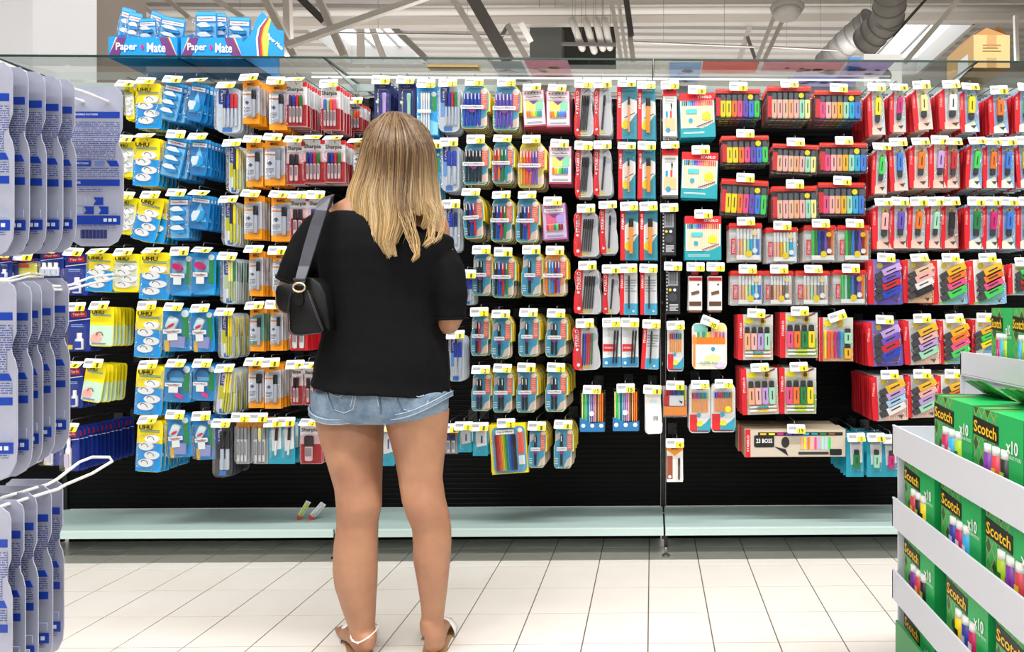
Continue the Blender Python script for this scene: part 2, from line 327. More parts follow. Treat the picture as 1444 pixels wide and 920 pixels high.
def g_pmw(w, h, v, cs):
    T = [P('card','box','1b9ae0',0,0,-h/2,w,.0015,h), P('green_panel','rbox','1f8a4c',w*.3,-.0015,-h*.3,w*.26,.001,h*.4), P('badge','disc','d5e3e8',w*.3,-.0025,-h*.16,w*.24,.001,w*.24),
         P('print_panel',('poly',((-.5,-.5),(.5,-.5),(.5,.1),(-.5,.5))),'7fd0f2',0,-.0015,-h*.78,w*.96,.001,h*.4), P('label','rbox','f0f2f2',-w*.1,-.013,-h*.52,w*.62,.001,h*.07)]
    pens(T, w, h, cs, -w*.3, w*.14, h*.14, h*.95, .2, 'e8ecf2')
    T.append(P('blister','rbox',CLR,-w*.06,-.012,-h*.54,w*.7,.014,h*.84))
    return 'pen_card', 'blue card of white barrelled pens', T, .02
def g_fla(w, h, v, cs):
    head = {'y':'d8c51e','o':'f29a20'}.get(v, '2e93b8'); n = len(cs)
    T = [P('card',('poly',tuple(FLAIR)),'8f8a80',0,.005,-h/2,w*.97,.010,h), P('yellow_rim',('poly',((-.43,-.5),(.5,-.5),(.5,.1),(.44,.26),(.3,.44),(.18,.5),(-.2,.5),(-.34,.42),(-.42,.22))),'f5d21a',w*.004,.007,-h*.3,w*1.005,.0155,h*.61), P('lower_rim',('poly',tuple(FLAIR)),'d8d87c',-w*.005,-.0006,-h*.5,w*.975,.001,h*.985),
         P('card_face',('poly',tuple(FLAIR)),('3c9fc6','cdb95c','d8986a')['yo'.find(v)+1 if v else 0],-w*.012,-.0012,-h*.5,w*.93,.001,h*.955),
         P('pale_panel',('poly',((-.5,-.5),(.5,-.3),(.5,.5),(-.1,.2))),'d9c6b6',w*.2,-.0019,-h*.84,w*.4,.001,h*.26), P('pale_panel',('poly',((-.5,-.5),(.5,-.1),(.3,.5),(-.4,.3))),'cfc6c0',-w*.28,-.0019,-h*.27,w*.3,.001,h*.22),
         P('header',('rbox',(.3,.4)),head,-w*.08,-.0019,-h*.085,w*.56,.001,h*.13), P('coral_panel','box','ee6a50',w*.29,-.0024,-h*.36,w*.24,.001,h*.42), P('badge','disc','f0e4dc',w*.3,-.003,-h*.16,w*.22,.001,w*.22), P('small_print',('lines',7),'f7b7a4',w*.29,-.0032,-h*.38,w*.18,1,h*.3),
         P('small_print',('lines',3),'cfe8ee',-w*.36,-.003,-h*.82,w*.16,1,h*.16)]
    ww = min(.62, .14*n+.04); x0 = -w*.1-w*ww/2
    pens(T, w, h, cs, x0, x0+w*ww, h*.21, h*.93, .36, strip=None)
    for i in range(n): T.append(P('pen_clip','box','f2f2f2',x0+w*ww*(i+.5)/n,-.0145,-h*.29,w*ww/n*.22,.001,h*.13))
    T += [P('name_plate','rbox','f5f4f4',-w*.08,-.015,-h*.53,w*min(.78,.4+.1*n),.001,h*.085), P('brand_text',('text','PaperMate'),'8d8fa0',-w*.08,-.0165,-h*.53,w*min(.66,.32+.1*n),1,h*.045),
          P('purple_mark',('poly',((-.5,.5),(-.2,-.3),(0,-.5),(.2,-.3),(.5,.5))),'7b2d86',-w*.08,-.0145,-h*.62,w*.3,.001,h*.08), P('blister',('poly',tuple(FLAIR)),CLR,-w*.02,-.011,-h*.52,w*.86,.014,h*.88)]
    nm = {'k':'one black','kk':'two black','kkkkk':'five black','bbbbb':'five blue','vvvvv':'five violet'}.get(cs, 'multicolour')
    return 'felt_pen_blister', '%s rounded blister of %s pens' % ({'y':'yellow headed','o':'orange headed'}.get(v,'yellow rimmed'), nm), T, .022
def g_pcl(w, h, v, cs):
    T = [P('box','box','b0506a' if v!='d' else 'a86a9c',0,.009,-h/2,w,.018,h), P('front_panel','box','d8d3dc' if v!='d' else 'b9a6c9',0,-.0008,-h*.49,w*.94,.001,h*.94), P('hang_tab','rbox','e9c81c',0,0,h*.02,w*.56,.001,h*.12), P('print_mark',('poly',((-.5,.5),(0,-.5),(.5,.5))),'6d2f8c',0,-.0032,-h*.35,w*.38,.001,h*.1),
         P('glow_panel','box','d4cf6a' if v!='d' else 'c45a78',-w*.05,-.0018,-h*.42,w*.6,.001,h*.26), P('green_panel','box','7cc5a0' if v!='d' else '9b8ac8',w*.25,-.0019,-h*.43,w*.32,.001,h*.24), P('name_plate','box','f0eef2',0,-.0025,-h*.2,w*.8,.001,h*.1), P('brand_text',('text','PaperMate'),'9a3c7c',0,-.0035,-h*.2,w*.66,1,h*.055), P('small_print',('lines',2),'7c8490',0,-.003,-h*.9,w*.7,1,h*.06)]
    pens(T, w, h, cs, -w*.36, w*.36, h*.58, h*.76, .9, 'd8a860', 'pencil', -.004)
    for i, c in enumerate('rogbvp'): T.append(P('colour_dot','disc',COL[c],w*(-.35+.14*i),-.0026,-h*.08,w*.07,.001,w*.07))
    return 'colouring_pencil_box', 'purple box of coloured pencils' if v=='d' else 'pink sided box of coloured pencils', T, .02
def g_stb(w, h, v, cs):
    T = [P('card',('poly',tuple(STABB)),'c9ccd2',0,0,-h/2,w,.0015,h), P('red_band',('poly',((-.35,-.5),(.5,-.5),(.32,-.1),(.5,.5),(-.1,.5),(-.5,.36),(-.3,.05),(-.5,-.15),(-.5,-.42))),'dc1c28',-w*.33,-.0015,-h*.5,w*.34,.001,h*.97),
         P('brand_text',('text','STABILO'),'f6f6f6',-w*.33,-.003,-h*.29,h*.38,1,w*.15,-PI/2), P('badge','disc','f4f4f4',-w*.35,-.003,-h*.54,w*.1,.001,w*.1), P('badge','disc','f0e6e6',-w*.33,-.003,-h*.88,w*.13,.001,w*.13), P('swoosh',('poly',((-.5,-.5),(.2,.2),(.5,.5),(-.1,.1))),'3b4560',w*.12,-.002,-h*.1,w*.3,.001,h*.1),
         P('yellow_corner',('poly',((-.5,-.5),(.5,-.5),(-.2,.5))),'d8d23a',-w*.02,-.0018,-h*.93,w*.4,.001,h*.06), P('round_window','disc','a9adc0',w*.3,-.002,-h*.28,w*.26,.001,w*.3)]
    n = len(cs); ww = .42 if n > 2 else .16
    for i, c in enumerate(cs): T.append(P('pen',('pen',.3),(COL[c],'3a3c42' if c=='k' else COL[c]),w*(.04-ww/2+ww*(i+.5)/n),-.007,-h*.54,w*ww/n*.85,.009,h*.7,.08))
    T.append(P('blister',('poly',tuple(STABB)),CLR,w*.04,-.011,-h*.5,w*.84,.016,h*.94))
    return 'ballpoint_blister', 'red banded blister of %s' % ({1:'one black ballpoint',5:'black ballpoints'}.get(n,'mixed ballpoints') if 'r' not in cs else 'red, green and blue ballpoints'), T, .018
def g_stc(w, h, v, cs):
    T = [P('card','box','d9dde0' if v!='t' else '2e8fa6',0,0,-h/2,w,.0015,h), P('red_strip','box','d81f2b',-w*.37,-.0013,-h*.5,w*.26,.001,h), P('brand_text',('text','STABILO'),'f6f6f6',-w*.37,-.003,-h*.26,h*.3,1,w*.12,-PI/2)]
    if v == 't':
        T += [P('white_panel',('poly',((-.5,-.5),(.1,-.3),(.5,.0),(.5,.4),(.0,.5),(-.5,.3))),'e4e2dc',w*.12,-.0014,-h*.5,w*.76,.001,h*.55), P('yellow_blob',('poly',tuple(BLOB)),'e6d82c',-w*.08,-.002,-h*.72,w*.34,.001,h*.2), P('dark_line','box','41505c',w*.15,-.0021,-h*.55,w*.6,.001,h*.015,-.45)]
        m = (COL['k'],'f5962c') if cs != 'h' else ('30343a','f2a468')
        ww = .3 if cs == 'o' else .13
        T.append(P('fineliner',('pen',.24),m,w*.1,-.007,-h*.54,w*ww,.01,h*.68))
        d = 'teal and red card with %s orange pen' % ('thick' if cs=='o' else 'slim')
    elif v == 'm':
        T += [P('cyan_foot','box','3fa9d0',w*.12,-.0014,-h*.87,w*.76,.001,h*.24), P('grid_print',('lines',5),'9aa0a8',w*.12,-.002,-h*.35,w*.66,1,h*.3), P('badge','disc','e8f2f6',w*.3,-.003,-h*.92,w*.14,.001,w*.14),
              P('mechanical_pencil',('pen',.3),('34363c','3e4148'),w*.04,-.007,-h*.5,w*.13,.01,h*.74)]
        d = 'red, white and cyan mechanical pencil card'
    else:
        T[1] = P('red_strip','box','d81f2b',-w*.12,-.0013,-h*.55,w*.7,.001,h*.17)
        T[2] = P('brand_text',('text','STABILO'),'f6f6f6',-w*.14,-.003,-h*.55,w*.5,1,h*.035)
        T += [P('cyan_foot','box','2f93c8',0,-.0014,-h*.88,w*.98,.001,h*.22), P('white_swoosh','box','f2f4f6',0,-.002,-h*.74,w*.98,.001,h*.05,-.1), P('badge','disc','cfe8f4',-w*.3,-.003,-h*.9,w*.18,.001,w*.18)]
        T += [P('roller_pen',('pen',.3),('1f2126','2b2d33'),w*(.14+.17*i),-.007,-h*.53,w*.12,.01,h*.76,.06) for i in range(2)]
        d = 'white and blue card of black pens'
    T.append(P('blister','rbox',CLR,w*.1,-.012,-h*.52,w*.6,.014,h*.9))
    return 'pen_card', d, T, .018
def g_b88(w, h, v, cs):
    n = 16; T = [P('box','box','2a95a2',0,.014,-h/2,w,.028,h), P('red_header','box','dc1e26',0,-.0008,-h*.09,w,.001,h*.18), P('pen_window','box','f4efe6',0,-.0008,-h*.48,w*.96,.001,h*.62), P('brand_text',('text','STABILO'),'f8f8f8',w*.22,-.0025,-h*.1,w*.4,1,h*.06),
         P('hang_tab','rbox','c8141e',0,0,h*.06,w*.36,.001,h*.16)]
    pal = ['1f9c6c','2c5fc0','24272c','1fb6c0','2f8fe0','3346b8','6a2fb0','d02c94','e0387a','e44a40','f07a60','f59040','d8602c','c8503a','b84a5a','e86a30']
    for i in range(n): T.append(P('pen_print','box','f5c79a',-w*.45+w*.9*(i+.5)/n,-.0022,-h*.5,w*.035,.001,h*.52)); T.append(P('pen_tip_print','box',pal[i],-w*.45+w*.9*(i+.5)/n,-.003,-h*.235,w*.042,.001,h*.11))
    T += [P('teal_label','rbox','4fc0c8',-w*.17,-.0042,-h*.42,w*.32,.001,h*.1), P('yellow_blob',('poly',tuple(BLOB)),'f2e22c',w*.26,-.0042,-h*.52,w*.26,.001,h*.2), P('badge','disc','2f9fc0',-w*.2,-.0042,-h*.62,w*.13,.001,w*.13),
          P('teal_foot',('poly',tuple(CURVB)),'1f9aa6',0,-.0046,-h*.83,w,.001,h*.34), P('curve_line','box','4a2f78',w*.2,-.005,-h*.7,w*.5,.001,h*.018,-.35), P('small_print',('lines',2),'d8f0f0',-w*.12,-.0062,-h*.9,w*.6,1,h*.05)]
    return 'fineliner_box', 'teal box of pens with red top', T, .03
def g_wal(w, h, v, cs):
    T = [P('backing','box','4d4a48',0,.008,-h*.52,w*.98,.001,h*.92), P('red_header','box','e03428/g',0,-.002,-h*.07,w,.003,h*.15), P('red_label','box','dc2430',-w*.44,-.012,-h*.62,w*.1,.001,h*.62)]
    n = len(cs); st = w*.88/n
    for i, c in enumerate(cs): T.append(P('highlighter','hl',(COL[c],'565a62','3a3d38'),-w*.4+st*(i+.5),-.004,-h*.58,st*.9,.018,h*.74))
    T += [P('sticker','disc','f2e020',w*.27,-.016,-h*.3,w*.12,.001,w*.12), P('pouch','box','f6f8fa/c',0,-.006,-h*.54,w*1.0,.026,h*.96)]
    return 'highlighter_wallet', {'y':'clear wallet of bright highlighters','s':'clear wallet of nude highlighters','p':'clear wallet of pastel highlighters'}[v], T, .03
def g_pwa(w, h, v, cs):
    T = [P('backing','box','f1efeb',0,.006,-h*.52,w*.98,.001,h*.94), P('red_header','box','dc3028/g',0,-.002,-h*.07,w,.003,h*.14), P('red_label','box','d8303a',-w*.38,-.011,-h*.62,w*.14,.001,h*.42), P('brand_text',('text','STABILO'),'f6dede',-w*.38,-.0125,-h*.62,h*.34,1,w*.08,-PI/2)]
    n = len(cs); st = w*.72/n
    for i, c in enumerate(cs):
        x = -w*.28+st*(i+.5)
        T += [P('marker',('pen',.38),('eef0f0' if v!='d' else COL[c],COL[c]),x,-.004,-h*.5,st*.97,.009,h*.7)]
    T += [P('marker_end_row','box','f1f0ee',w*.08,-.004,-h*.9,w*.72,.01,h*.12), P('badge','disc','f2d51e',w*.1,-.012,-h*.8,w*.2,.001,w*.2), P('badge','disc','e9eef2',w*.28,-.0125,-h*.72,w*.16,.001,w*.16)]
    T.append(P('sticker','disc','f2b81c' if v=='d' else 'e8d9a0',w*.27,-.012,-h*.26,w*.17,.001,w*.17)); T.append(P('pouch','box','f6f8fa/c',0,-.006,-h*.54,w,.022,h*.96))
    return 'pen_wallet', {'d':'clear wallet of dark coloured pens','s':'clear wallet of skin toned pens'}.get(v,'clear wallet of pastel pens'), T, .022
def g_hl1(w, h, v, cs):
    bg = {'d':'b9c3c8','b':'86a8cc','k':'a08a8a'}.get(v,'cfc6c2')
    T = [P('card',('poly',tuple(CURVR)),bg,w*.1,0,-h/2,w*.85,.0015,h), P('red_strip',('poly',((-.3,-.5),(.5,-.5),(.5,.5),(-.5,.36))),'d41c28',-w*.36,-.0012,-h*.51,w*.3,.001,h*.97), P('fold_edge','box','8e1018',-w*.5,-.002,-h*.56,w*.03,.003,h*.84), P('brand_text',('text','STABILO'),'f0a8a8',-w*.38,-.003,-h*.32,h*.3,1,w*.1,-PI/2),
         P('badge','disc','d8c83a',w*.12,-.002,-h*.14,w*.24,.001,w*.24), P('badge_ring','disc','44484c',w*.14,-.0028,-h*.15,w*.12,.001,w*.12), P('tint_panel',('poly',((-.5,-.5),(.5,-.5),(.2,.5),(-.5,.1))),'e8c0b0' if v!='b' else 'dfe9d4',w*.1,-.0016,-h*.86,w*.7,.001,h*.26), P('nib_print',('poly',((-.5,.3),(.1,-.5),(.5,.5))),'41444c',w*.2,-.0024,-h*.88,w*.34,.001,h*.09),
         P('highlighter','hl',(COL[cs],'35383e','2f3236'),w*.08,-.008,-h*.46,w*.3,.016,h*.52,PI+.06), P('blister','rbox',CLR,w*.08,-.014,-h*.46,w*.5,.02,h*.6)]
    nm = dict(g='deep green',y='yellow',m='magenta',e='lime',w='white',l='green',o='orange',B='blue',u='lavender',r='red',q='pale pink',v='purple',j='mint',k='black',p='pink',h='apricot')[cs]
    return 'highlighter_card', 'red edged card with %s highlighter' % nm, T, .024
def g_hl4(w, h, v, cs):
    bg = {'v':'7f74b8','s':'b8aca0','n':'e9ece8','p':'bfc6cc'}[v]
    T = [P('card',('poly',((-.45,-.5),(.44,-.5),(.48,-.44),(.46,.1),(.38,.5),(-.5,.5))),bg,w*.06,0,-h/2,w*.92,.0015,h), P('red_strip',('poly',((-.2,-.5),(.5,-.5),(.36,.5),(-.5,.48))),'d41c28',-w*.41,-.0012,-h*.5,w*.22,.001,h*.98), P('fold_edge','box','8e1018',-w*.49,-.002,-h*.52,w*.015,.003,h*.9), P('brand_text',('text','STABILO'),'f3b4b4',-w*.42,-.003,-h*.3,h*.3,1,w*.055,-PI/2+.1),
         P('badge','disc','d9c62c',-w*.14,-.002,-h*.14,w*.16,.001,w*.16), P('tint_panel',('poly',((-.5,-.5),(.5,-.5),(.5,.5),(-.1,.1))),{'v':'5f52b0','s':'d8b088','n':'7fb0d8','p':'e6bfae'}[v],w*.14,-.0016,-h*.76,w*.74,.001,h*.46)]
    if v == 'n': T += [P('blue_panel',('poly',((-.5,-.5),(.3,-.5),(.5,.5),(-.3,.5))),'5a9fd8',w*.26,-.002,-h*.45,w*.26,.001,h*.6), P('green_curve','box','6cc04a',0,-.0026,-h*.93,w*.7,.001,h*.03,-.12)]
    T.append(P('nib_print',('poly',((-.5,.4),(.2,-.5),(.5,.5))),'41444c',w*.3,-.0024,-h*.92,w*.16,.001,h*.09))
    for i, c in enumerate(cs): T.append(P('highlighter','hl',(COL[c],'3a3d43','2f3236'),w*.07,-.008,-h*(.27+.16*i),w*.21,.016,h*.6,-(PI/2+.43)))
    T.append(P('blister','rbox',CLR,w*.05,-.014,-h*.52,w*.7,.02,h*.78))
    return 'highlighter_card', {'v':'purple card of four highlighters','s':'beige card of nude highlighters','n':'white card of neon highlighters','p':'pastel card of four highlighters'}[v], T, .026
def g_bo4(w, h, v, cs):
    T = [P('card','box','c9c9c0',0,0,-h/2,w,.0015,h), P('red_strip','box','d41c28',-w*.43,-.0012,-h*.5,w*.14,.001,h), P('brand_text',('text','STABILO'),'f6dede',-w*.43,-.003,-h*.35,h*.34,1,w*.06,-PI/2), P('yellow_blob','disc','e6dc1c',-w*.2,-.002,-h*.14,w*.28,.001,h*.12), P('badge','disc','d2a628',w*.2,-.002,-h*.15,w*.2,.001,w*.2), P('badge_ring','disc','3a3d40',w*.2,-.003,-h*.15,w*.11,.001,w*.11), P('swoosh','box','7a2f4a',w*.3,-.0022,-h*.06,w*.3,.001,h*.03,-.4),
         P('tint_panel',('poly',((-.5,-.5),(.5,-.5),(.5,.5),(0,-.1))),'8fb83c' if v=='n' else 'dfae98',w*.1,-.0016,-h*.76,w*.76,.001,h*.4)]
    for i, c in enumerate(cs): T.append(P('highlighter','hl',(COL[c],'26282d','2b2e30'),w*(-.25+.19*i),-.008,-h*.52,w*.165,.016,h*.5))
    for k in range(2): T += [P('marker','cyl','f0f0ee',w*.06,-.007,-h*(.83+.085*k),h*.05,h*.05,w*.74,PI/2), P('marker_band','box',('2aa6a6','f0d02c')[k] if v!='n' else 'c3e01c',w*.06,-.0125,-h*(.83+.085*k),w*.3,.001,h*.04)]
    T.append(P('blister','rbox',CLR,w*.05,-.014,-h*.56,w*.84,.02,h*.7))
    return 'highlighter_card', 'upright card of four %s highlighters' % ('neon' if v=='n' else 'pastel'), T, .03
def g_mx7(w, h, v, cs):
    T = [P('card','box','c6cabb',0,0,-h/2,w,.0015,h), P('red_strip','box','d0202c',-w*.44,-.0012,-h*.5,w*.1,.001,h), P('yellow_blob','disc','e6dc1c',-w*.24,-.002,-h*.14,w*.26,.001,h*.13), P('badge','disc','d2a628',w*.12,-.002,-h*.14,w*.2,.001,w*.2), P('tint_panel','box','e4a876',w*.05,-.0016,-h*.84,w*.88,.001,h*.3)]
    pens(T, w, h, 'yfomvc', -w*.38, w*.2, h*.3, h*.93, .3, None, 'marker')
    T += [P('highlighter','hl',(COL['j'],'26282d','2b2e30'),w*.32,-.008,-h*.42,w*.2,.016,h*.34), P('highlighter','hl',(COL['d'],'26282d','2b2e30'),w*.32,-.008,-h*.77,w*.2,.016,h*.32), P('blister','rbox',CLR,0,-.014,-h*.58,w*.9,.02,h*.76)]
    return 'highlighter_card', 'beige card of slim pens and two highlighters', T, .03
def g_pbx(w, h, v, cs):
    # flat boxes hung on a hook: variants
    d = .014
    if v == 'w': T = [P('box','box','eceae6',0,d/2,-h/2,w,d,h), P('red_header','box','dc1e26',0,-.0008,-h*.1,w,.001,h*.14), P('hang_hole','rbox','3a1c1e',0,-.002,-h*.05,w*.5,.001,h*.03), P('nib_print',('poly',((0,-.5),(.3,.2),(0,.5),(-.3,.2))),'25272c',w*.12,-.0022,-h*.4,w*.22,.001,h*.2), P('print_panel','box','efb98a',0,-.0012,-h*.76,w*.8,.001,h*.26), P('colour_mark','box','2f8fd0',-w*.22,-.0022,-h*.55,w*.16,.001,h*.12), P('colour_mark','box','d4442c',w*.08,-.0022,-h*.55,w*.14,.001,h*.14), P('badge','disc','2f8fb0',-w*.12,-.003,-h*.88,w*.34,.001,w*.34), P('small_print',('lines',4),'8a9098',0,-.003,-h*.28,w*.7,1,h*.12)]; ds = 'white pen box with red top'
    elif v == 'k': T = [P('box','box','22242a',0,d/2,-h/2,w,d,h), P('print_panel','box','8d9094',0,-.001,-h*.24,w*.7,.001,h*.3), P('badge','disc','e0c21c',-w*.2,-.002,-h*.48,w*.2,.001,w*.2), P('badge','disc','d8d8d8',w*.12,-.002,-h*.48,w*.22,.001,w*.22), P('round_window','disc','3b3e44',0,-.002,-h*.64,w*.6,.001,w*.6), P('small_print',('lines',5),'d8d8d8',w*.06,-.002,-h*.86,w*.6,1,h*.16), P('edge_print',('lines',12),'c8c8c8',-w*.42,-.0018,-h*.5,w*.1,1,h*.9)]; T += [P('pen_print','box','55585e',w*(-.2+.13*i),-.0022,-h*.22,w*.08,.001,h*.26) for i in range(4)]; ds = 'black box of graphite pens'
    elif v in ('o','s','z'):
        T = [P('box','rbox','e4e5e6',0,d/2,-h/2,w,d,h), P('hang_hole','rbox','2a2c30',0,-.001,-h*.07,w*.3,.001,h*.025)]
        pc = {'o':'rrBbtg','s':'zmvvgtBl','z':'bvmmrttBgo'}[v]; n = len(pc)
        T += [P('fineliner',('pen',.3),(COL[c],'ee9a3c'),-w*.38+w*.76*(i+.5)/n,-.002,-h*.36,w*.7/n,.006,h*.42) for i, c in enumerate(pc)]
        T += [P('red_panel','box','d8242c',-w*.3,-.0014,-h*.78,w*.34,.001,h*.34), P('teal_panel',('poly',tuple(CURVB)),'2f9ab4',w*.18,-.0016,-h*.82,w*.6,.001,h*.3), P('yellow_blob',('poly',tuple(BLOB)),'ead82c',0,-.0022,-h*.8,w*.3,.001,h*.12), P('badge','disc','3aa4c4',-w*.05,-.0028,-h*.62,w*.2,.001,w*.2), P('nib_row',('lines',1),'6a3030',0,-.003,-h*.96,w*.8,1,h*.06), P('blister','rbox',CLR,0,-.007,-h*.4,w*.9,.012,h*.56)]
        if v == 'z': T.append(P('sticker','disc','f2d21c',w*.18,-.015,-h*.5,w*.26,.001,w*.26))
        ds = {'o':'slim white box of orange fineliners','s':'white and teal fineliner box','z':'fineliner box with yellow sticker'}[v]
    elif v == 'p':
        T = [P('box','rbox','e8dccb',0,d/2,-h/2,w,d,h), P('teal_panel','box','7cc8c0',-w*.2,-.0009,-h*.1,w*.5,.001,h*.16), P('yellow_panel','box','ecd98a',w*.2,-.0009,-h*.1,w*.5,.001,h*.16), P('orange_panel','box','f08a2c',-w*.02,-.0012,-h*.38,w*.94,.001,h*.16), P('white_panel','box','edeaf0',w*.02,-.0012,-h*.66,w*.84,.001,h*.4), P('orange_side','box','ee8c40',-w*.44,-.0016,-h*.6,w*.06,.001,h*.7),P('hang_hole','rbox','2a2c30',0,-.003,-h*.08,w*.2,.001,h*.03)]
        pc = 'tljttlyyhqqffhmqvu'
        T += [P('fineliner',('pen',.45),(COL[c],'f08c30'),-w*.36+w*.82*(i+.5)/18,-.003,-h*.32,w*.036,.005,h*.26) for i, c in enumerate(pc)]
        T += [P('pastel_blob',('poly',tuple(BLOB)),'f0e69c',w*.1,-.0022,-h*.76,w*.5,.001,h*.2), P('pastel_blob','disc','d8c8f0',w*.3,-.0026,-h*.9,w*.3,.001,h*.14), P('script_text',('text','PASTEL love'),'7ab8a8',-w*.02,-.0045,-h*.86,w*.5,1,h*.07), P('badge','disc','2f8fb0',w*.1,-.003,-h*.56,w*.12,.001,w*.12)]; ds = 'pastel box of orange fineliners'
    elif v == 'c':
        T = [P('tray','box','8a8f98/c',0,d/2,-h/2,w,.02,h), P('hang_tab','rbox','c8141e',0,0,h*.02,w*.4,.001,h*.16)]
        pc = 'eljtiuuqxhoo'; n = len(pc)
        T += [P('marker',('pen',.3),(COL[c],COL[c]),-w*.44+w*.88*(i+.5)/n,-.002,-h*.42,w*.82/n,.009,h*.72) for i, c in enumerate(pc)]
        T += [P('blue_foot',('poly',((-.5,-.5),(.5,-.5),(.5,.2),(0,.1),(-.5,.5))),'1f74b0',0,-.008,-h*.84,w*.98,.003,h*.34)]+[P('white_dot','disc','e8f2f8',w*(-.36+.36*i),-.0102,-h*.86,w*.16,.001,w*.16) for i in range(3)]+[P('badge','disc','eef2f4',-w*.02,-.0135,-h*.56,w*.2,.001,w*.2)]; ds = 'clear stand of markers with blue base'
    elif v == 'y':
        T = [P('case','rbox','f0eee8',0,d/2,-h/2,w,.02,h), P('hang_tab','rbox','c8141e',0,0,h*.0,w*.6,.001,h*.14), P('blue_top','box','2f5fa8',0,-.001,-h*.14,w*.9,.001,h*.14), P('label','box','d8eef6',w*.05,-.0042,-h*.3,w*.4,.001,h*.16), P('barcode_label','box','e6e6e6',w*.12,-.0042,-h*.64,w*.36,.001,h*.14), P('barcode',('lines',6),'303030',w*.12,-.006,-h*.64,h*.1,1,w*.3,PI/2)]
        T += [P('yellow_stripe','box','f2a81c',w*(-.4+.2*i),-.0024,-h*.6,w*.09,.001,h*.72) for i in range(5)]; ds = 'striped yellow and white pen case'
    elif v == 'q':
        pc = 'frrmvvbBtggy'; T = [P('backing','box','c8c4c0',0,.006,-h/2,w,.001,h), P('pen_row_band','box','f4923c',0,-.0062,-h*.8,w*.96,.002,h*.3)]
        T += [P('fineliner',('pen',.4),(COL[c],'f2963c'),-w*.46+w*.92*(i+.5)/12,-.0,-h*.52,w*.07,.009,h*.8) for i, c in enumerate(pc)]
        T += [P('label','box','dfe3e6',w*.06,-.009,-h*.46,w*.6,.001,h*.34), P('red_label','box','cf2430',-w*.36,-.009,-h*.46,w*.2,.001,h*.3), P('nib_print',('poly',((-.5,.3),(.3,-.5),(.5,.1))),'25272c',w*.22,-.0105,-h*.5,w*.16,.001,h*.14), P('pouch','box','f6f8fa/c',0,-.006,-h/2,w,.022,h)]; ds = 'clear wallet of orange fineliners'
    else:
        T = [P('box','box','e2dfdc',0,d/2,-h*.56,w,d,h*.78), P('hang_tab','rbox','b41c24',0,0,-h*.06,w*.5,.001,h*.14), P('red_header','box','c8242c',0,-.001,-h*.24,w*.96,.001,h*.07), P('charcoal_print','box','6b4a34',0,-.002,-h*.55,w*.6,.001,h*.07,-.25), P('brown_foot','box','5a3c28',0,-.0012,-h*.8,w*.9,.001,h*.1), P('brown_base','box','6a4a34',0,d/2,-h*.97,w*.9,d,h*.05), P('nib_print','box','26282c',w*.22,-.002,-h*.36,w*.14,.001,h*.03,-.6)]; ds = 'small white eraser box with red tab'
    return 'pen_box', ds, T, .024
def g_tea(w, h, v, cs):
    T = [P('card','box','1f9ab4',0,0,-h/2,w,.0015,h), P('white_panel',('poly',((-.4,-.5),(.5,-.4),(.5,.5),(-.5,.5))),'e4e8ea',w*.06,-.0014,-h*.36,w*.72,.001,h*.66), P('small_print',('lines',3),'7a828a',0,-.003,-h*.12,w*.6,1,h*.08)]
    if v == 'b': T.append(P('highlighter','hl',(COL[cs],'24262b','24262b'),w*.06,-.008,-h*.52,w*.34,.014,h*.46))
    elif v == 'm': T.append(P('marker',('pen',.45),(COL[cs],'e4e6e8'),w*.1,-.006,-h*.45,w*.2,.012,h*.66,.05))
    else: T.append(P('cartridge_print','box','1f3f98',w*.1,-.0026,-h*.42,w*.1,.001,h*.26))
    T.append(P('blister','rbox',CLR,w*.05,-.012,-h*.5,w*.6,.014,h*.7))
    return 'value_card', 'small teal card with %s' % {'b':{'g':'green highlighter','j':'mint highlighter','m':'magenta highlighter'}.get(cs,'highlighter'),'m':'black marker'}.get(v,'blue ink print'), T, .03
def g_big(w, h, v, cs):
    T = [P('box','box','b8a890',0,.05,-h*.5,w,.1,h), P('front_print','box','cabfae',0,-.0008,-h*.5,w*.99,.001,h*.96), P('red_end','box','d41c28',-w*.47,-.0015,-h*.5,w*.05,.001,h), P('brand_text',('text','STABILO'),'f6e0e0',-w*.47,-.003,-h*.5,h*.6,1,w*.022,-PI/2), P('black_plate','rbox','1c1c1e',-w*.31,-.0022,-h*.42,w*.2,.001,h*.44), P('brand_text',('text','23 BOSS'),'f2f2f0',-w*.31,-.004,-h*.4,w*.16,1,h*.16), P('dark_stripe','box','26201e',w*.05,-.002,-h*.16,w*.84,.001,h*.12), P('nib_print',('poly',((-.5,.5),(.5,-.5),(.3,.2))),'1c1c1e',-w*.14,-.0024,-h*.78,w*.14,.001,h*.34), P('pen_shadow_print','box','3a3836',w*.18,-.002,-h*.86,w*.3,.001,h*.1), P('black_plate','rbox','1c1c1e',w*.4,-.0024,-h*.82,w*.12,.001,h*.22), P('badge','disc','2c2a2a',-w*.1,-.0024,-h*.46,w*.08,.001,h*.4)]
    for i, c in enumerate('hyoqpujil'): T.append(P('colour_bar','box',COL[c],w*(.06+.035*i),-.0024,-h*.5,w*.022,.001,h*.44))
    for i, c in enumerate('dymvbctgx'): T.append(P('colour_bar','box',COL[c],w*(-.32+.085*i),-.0032,-h*.16,w*.06,.001,h*.07))
    return 'highlighter_gift_box', 'long multicolour box of 23 highlighters', T, .104
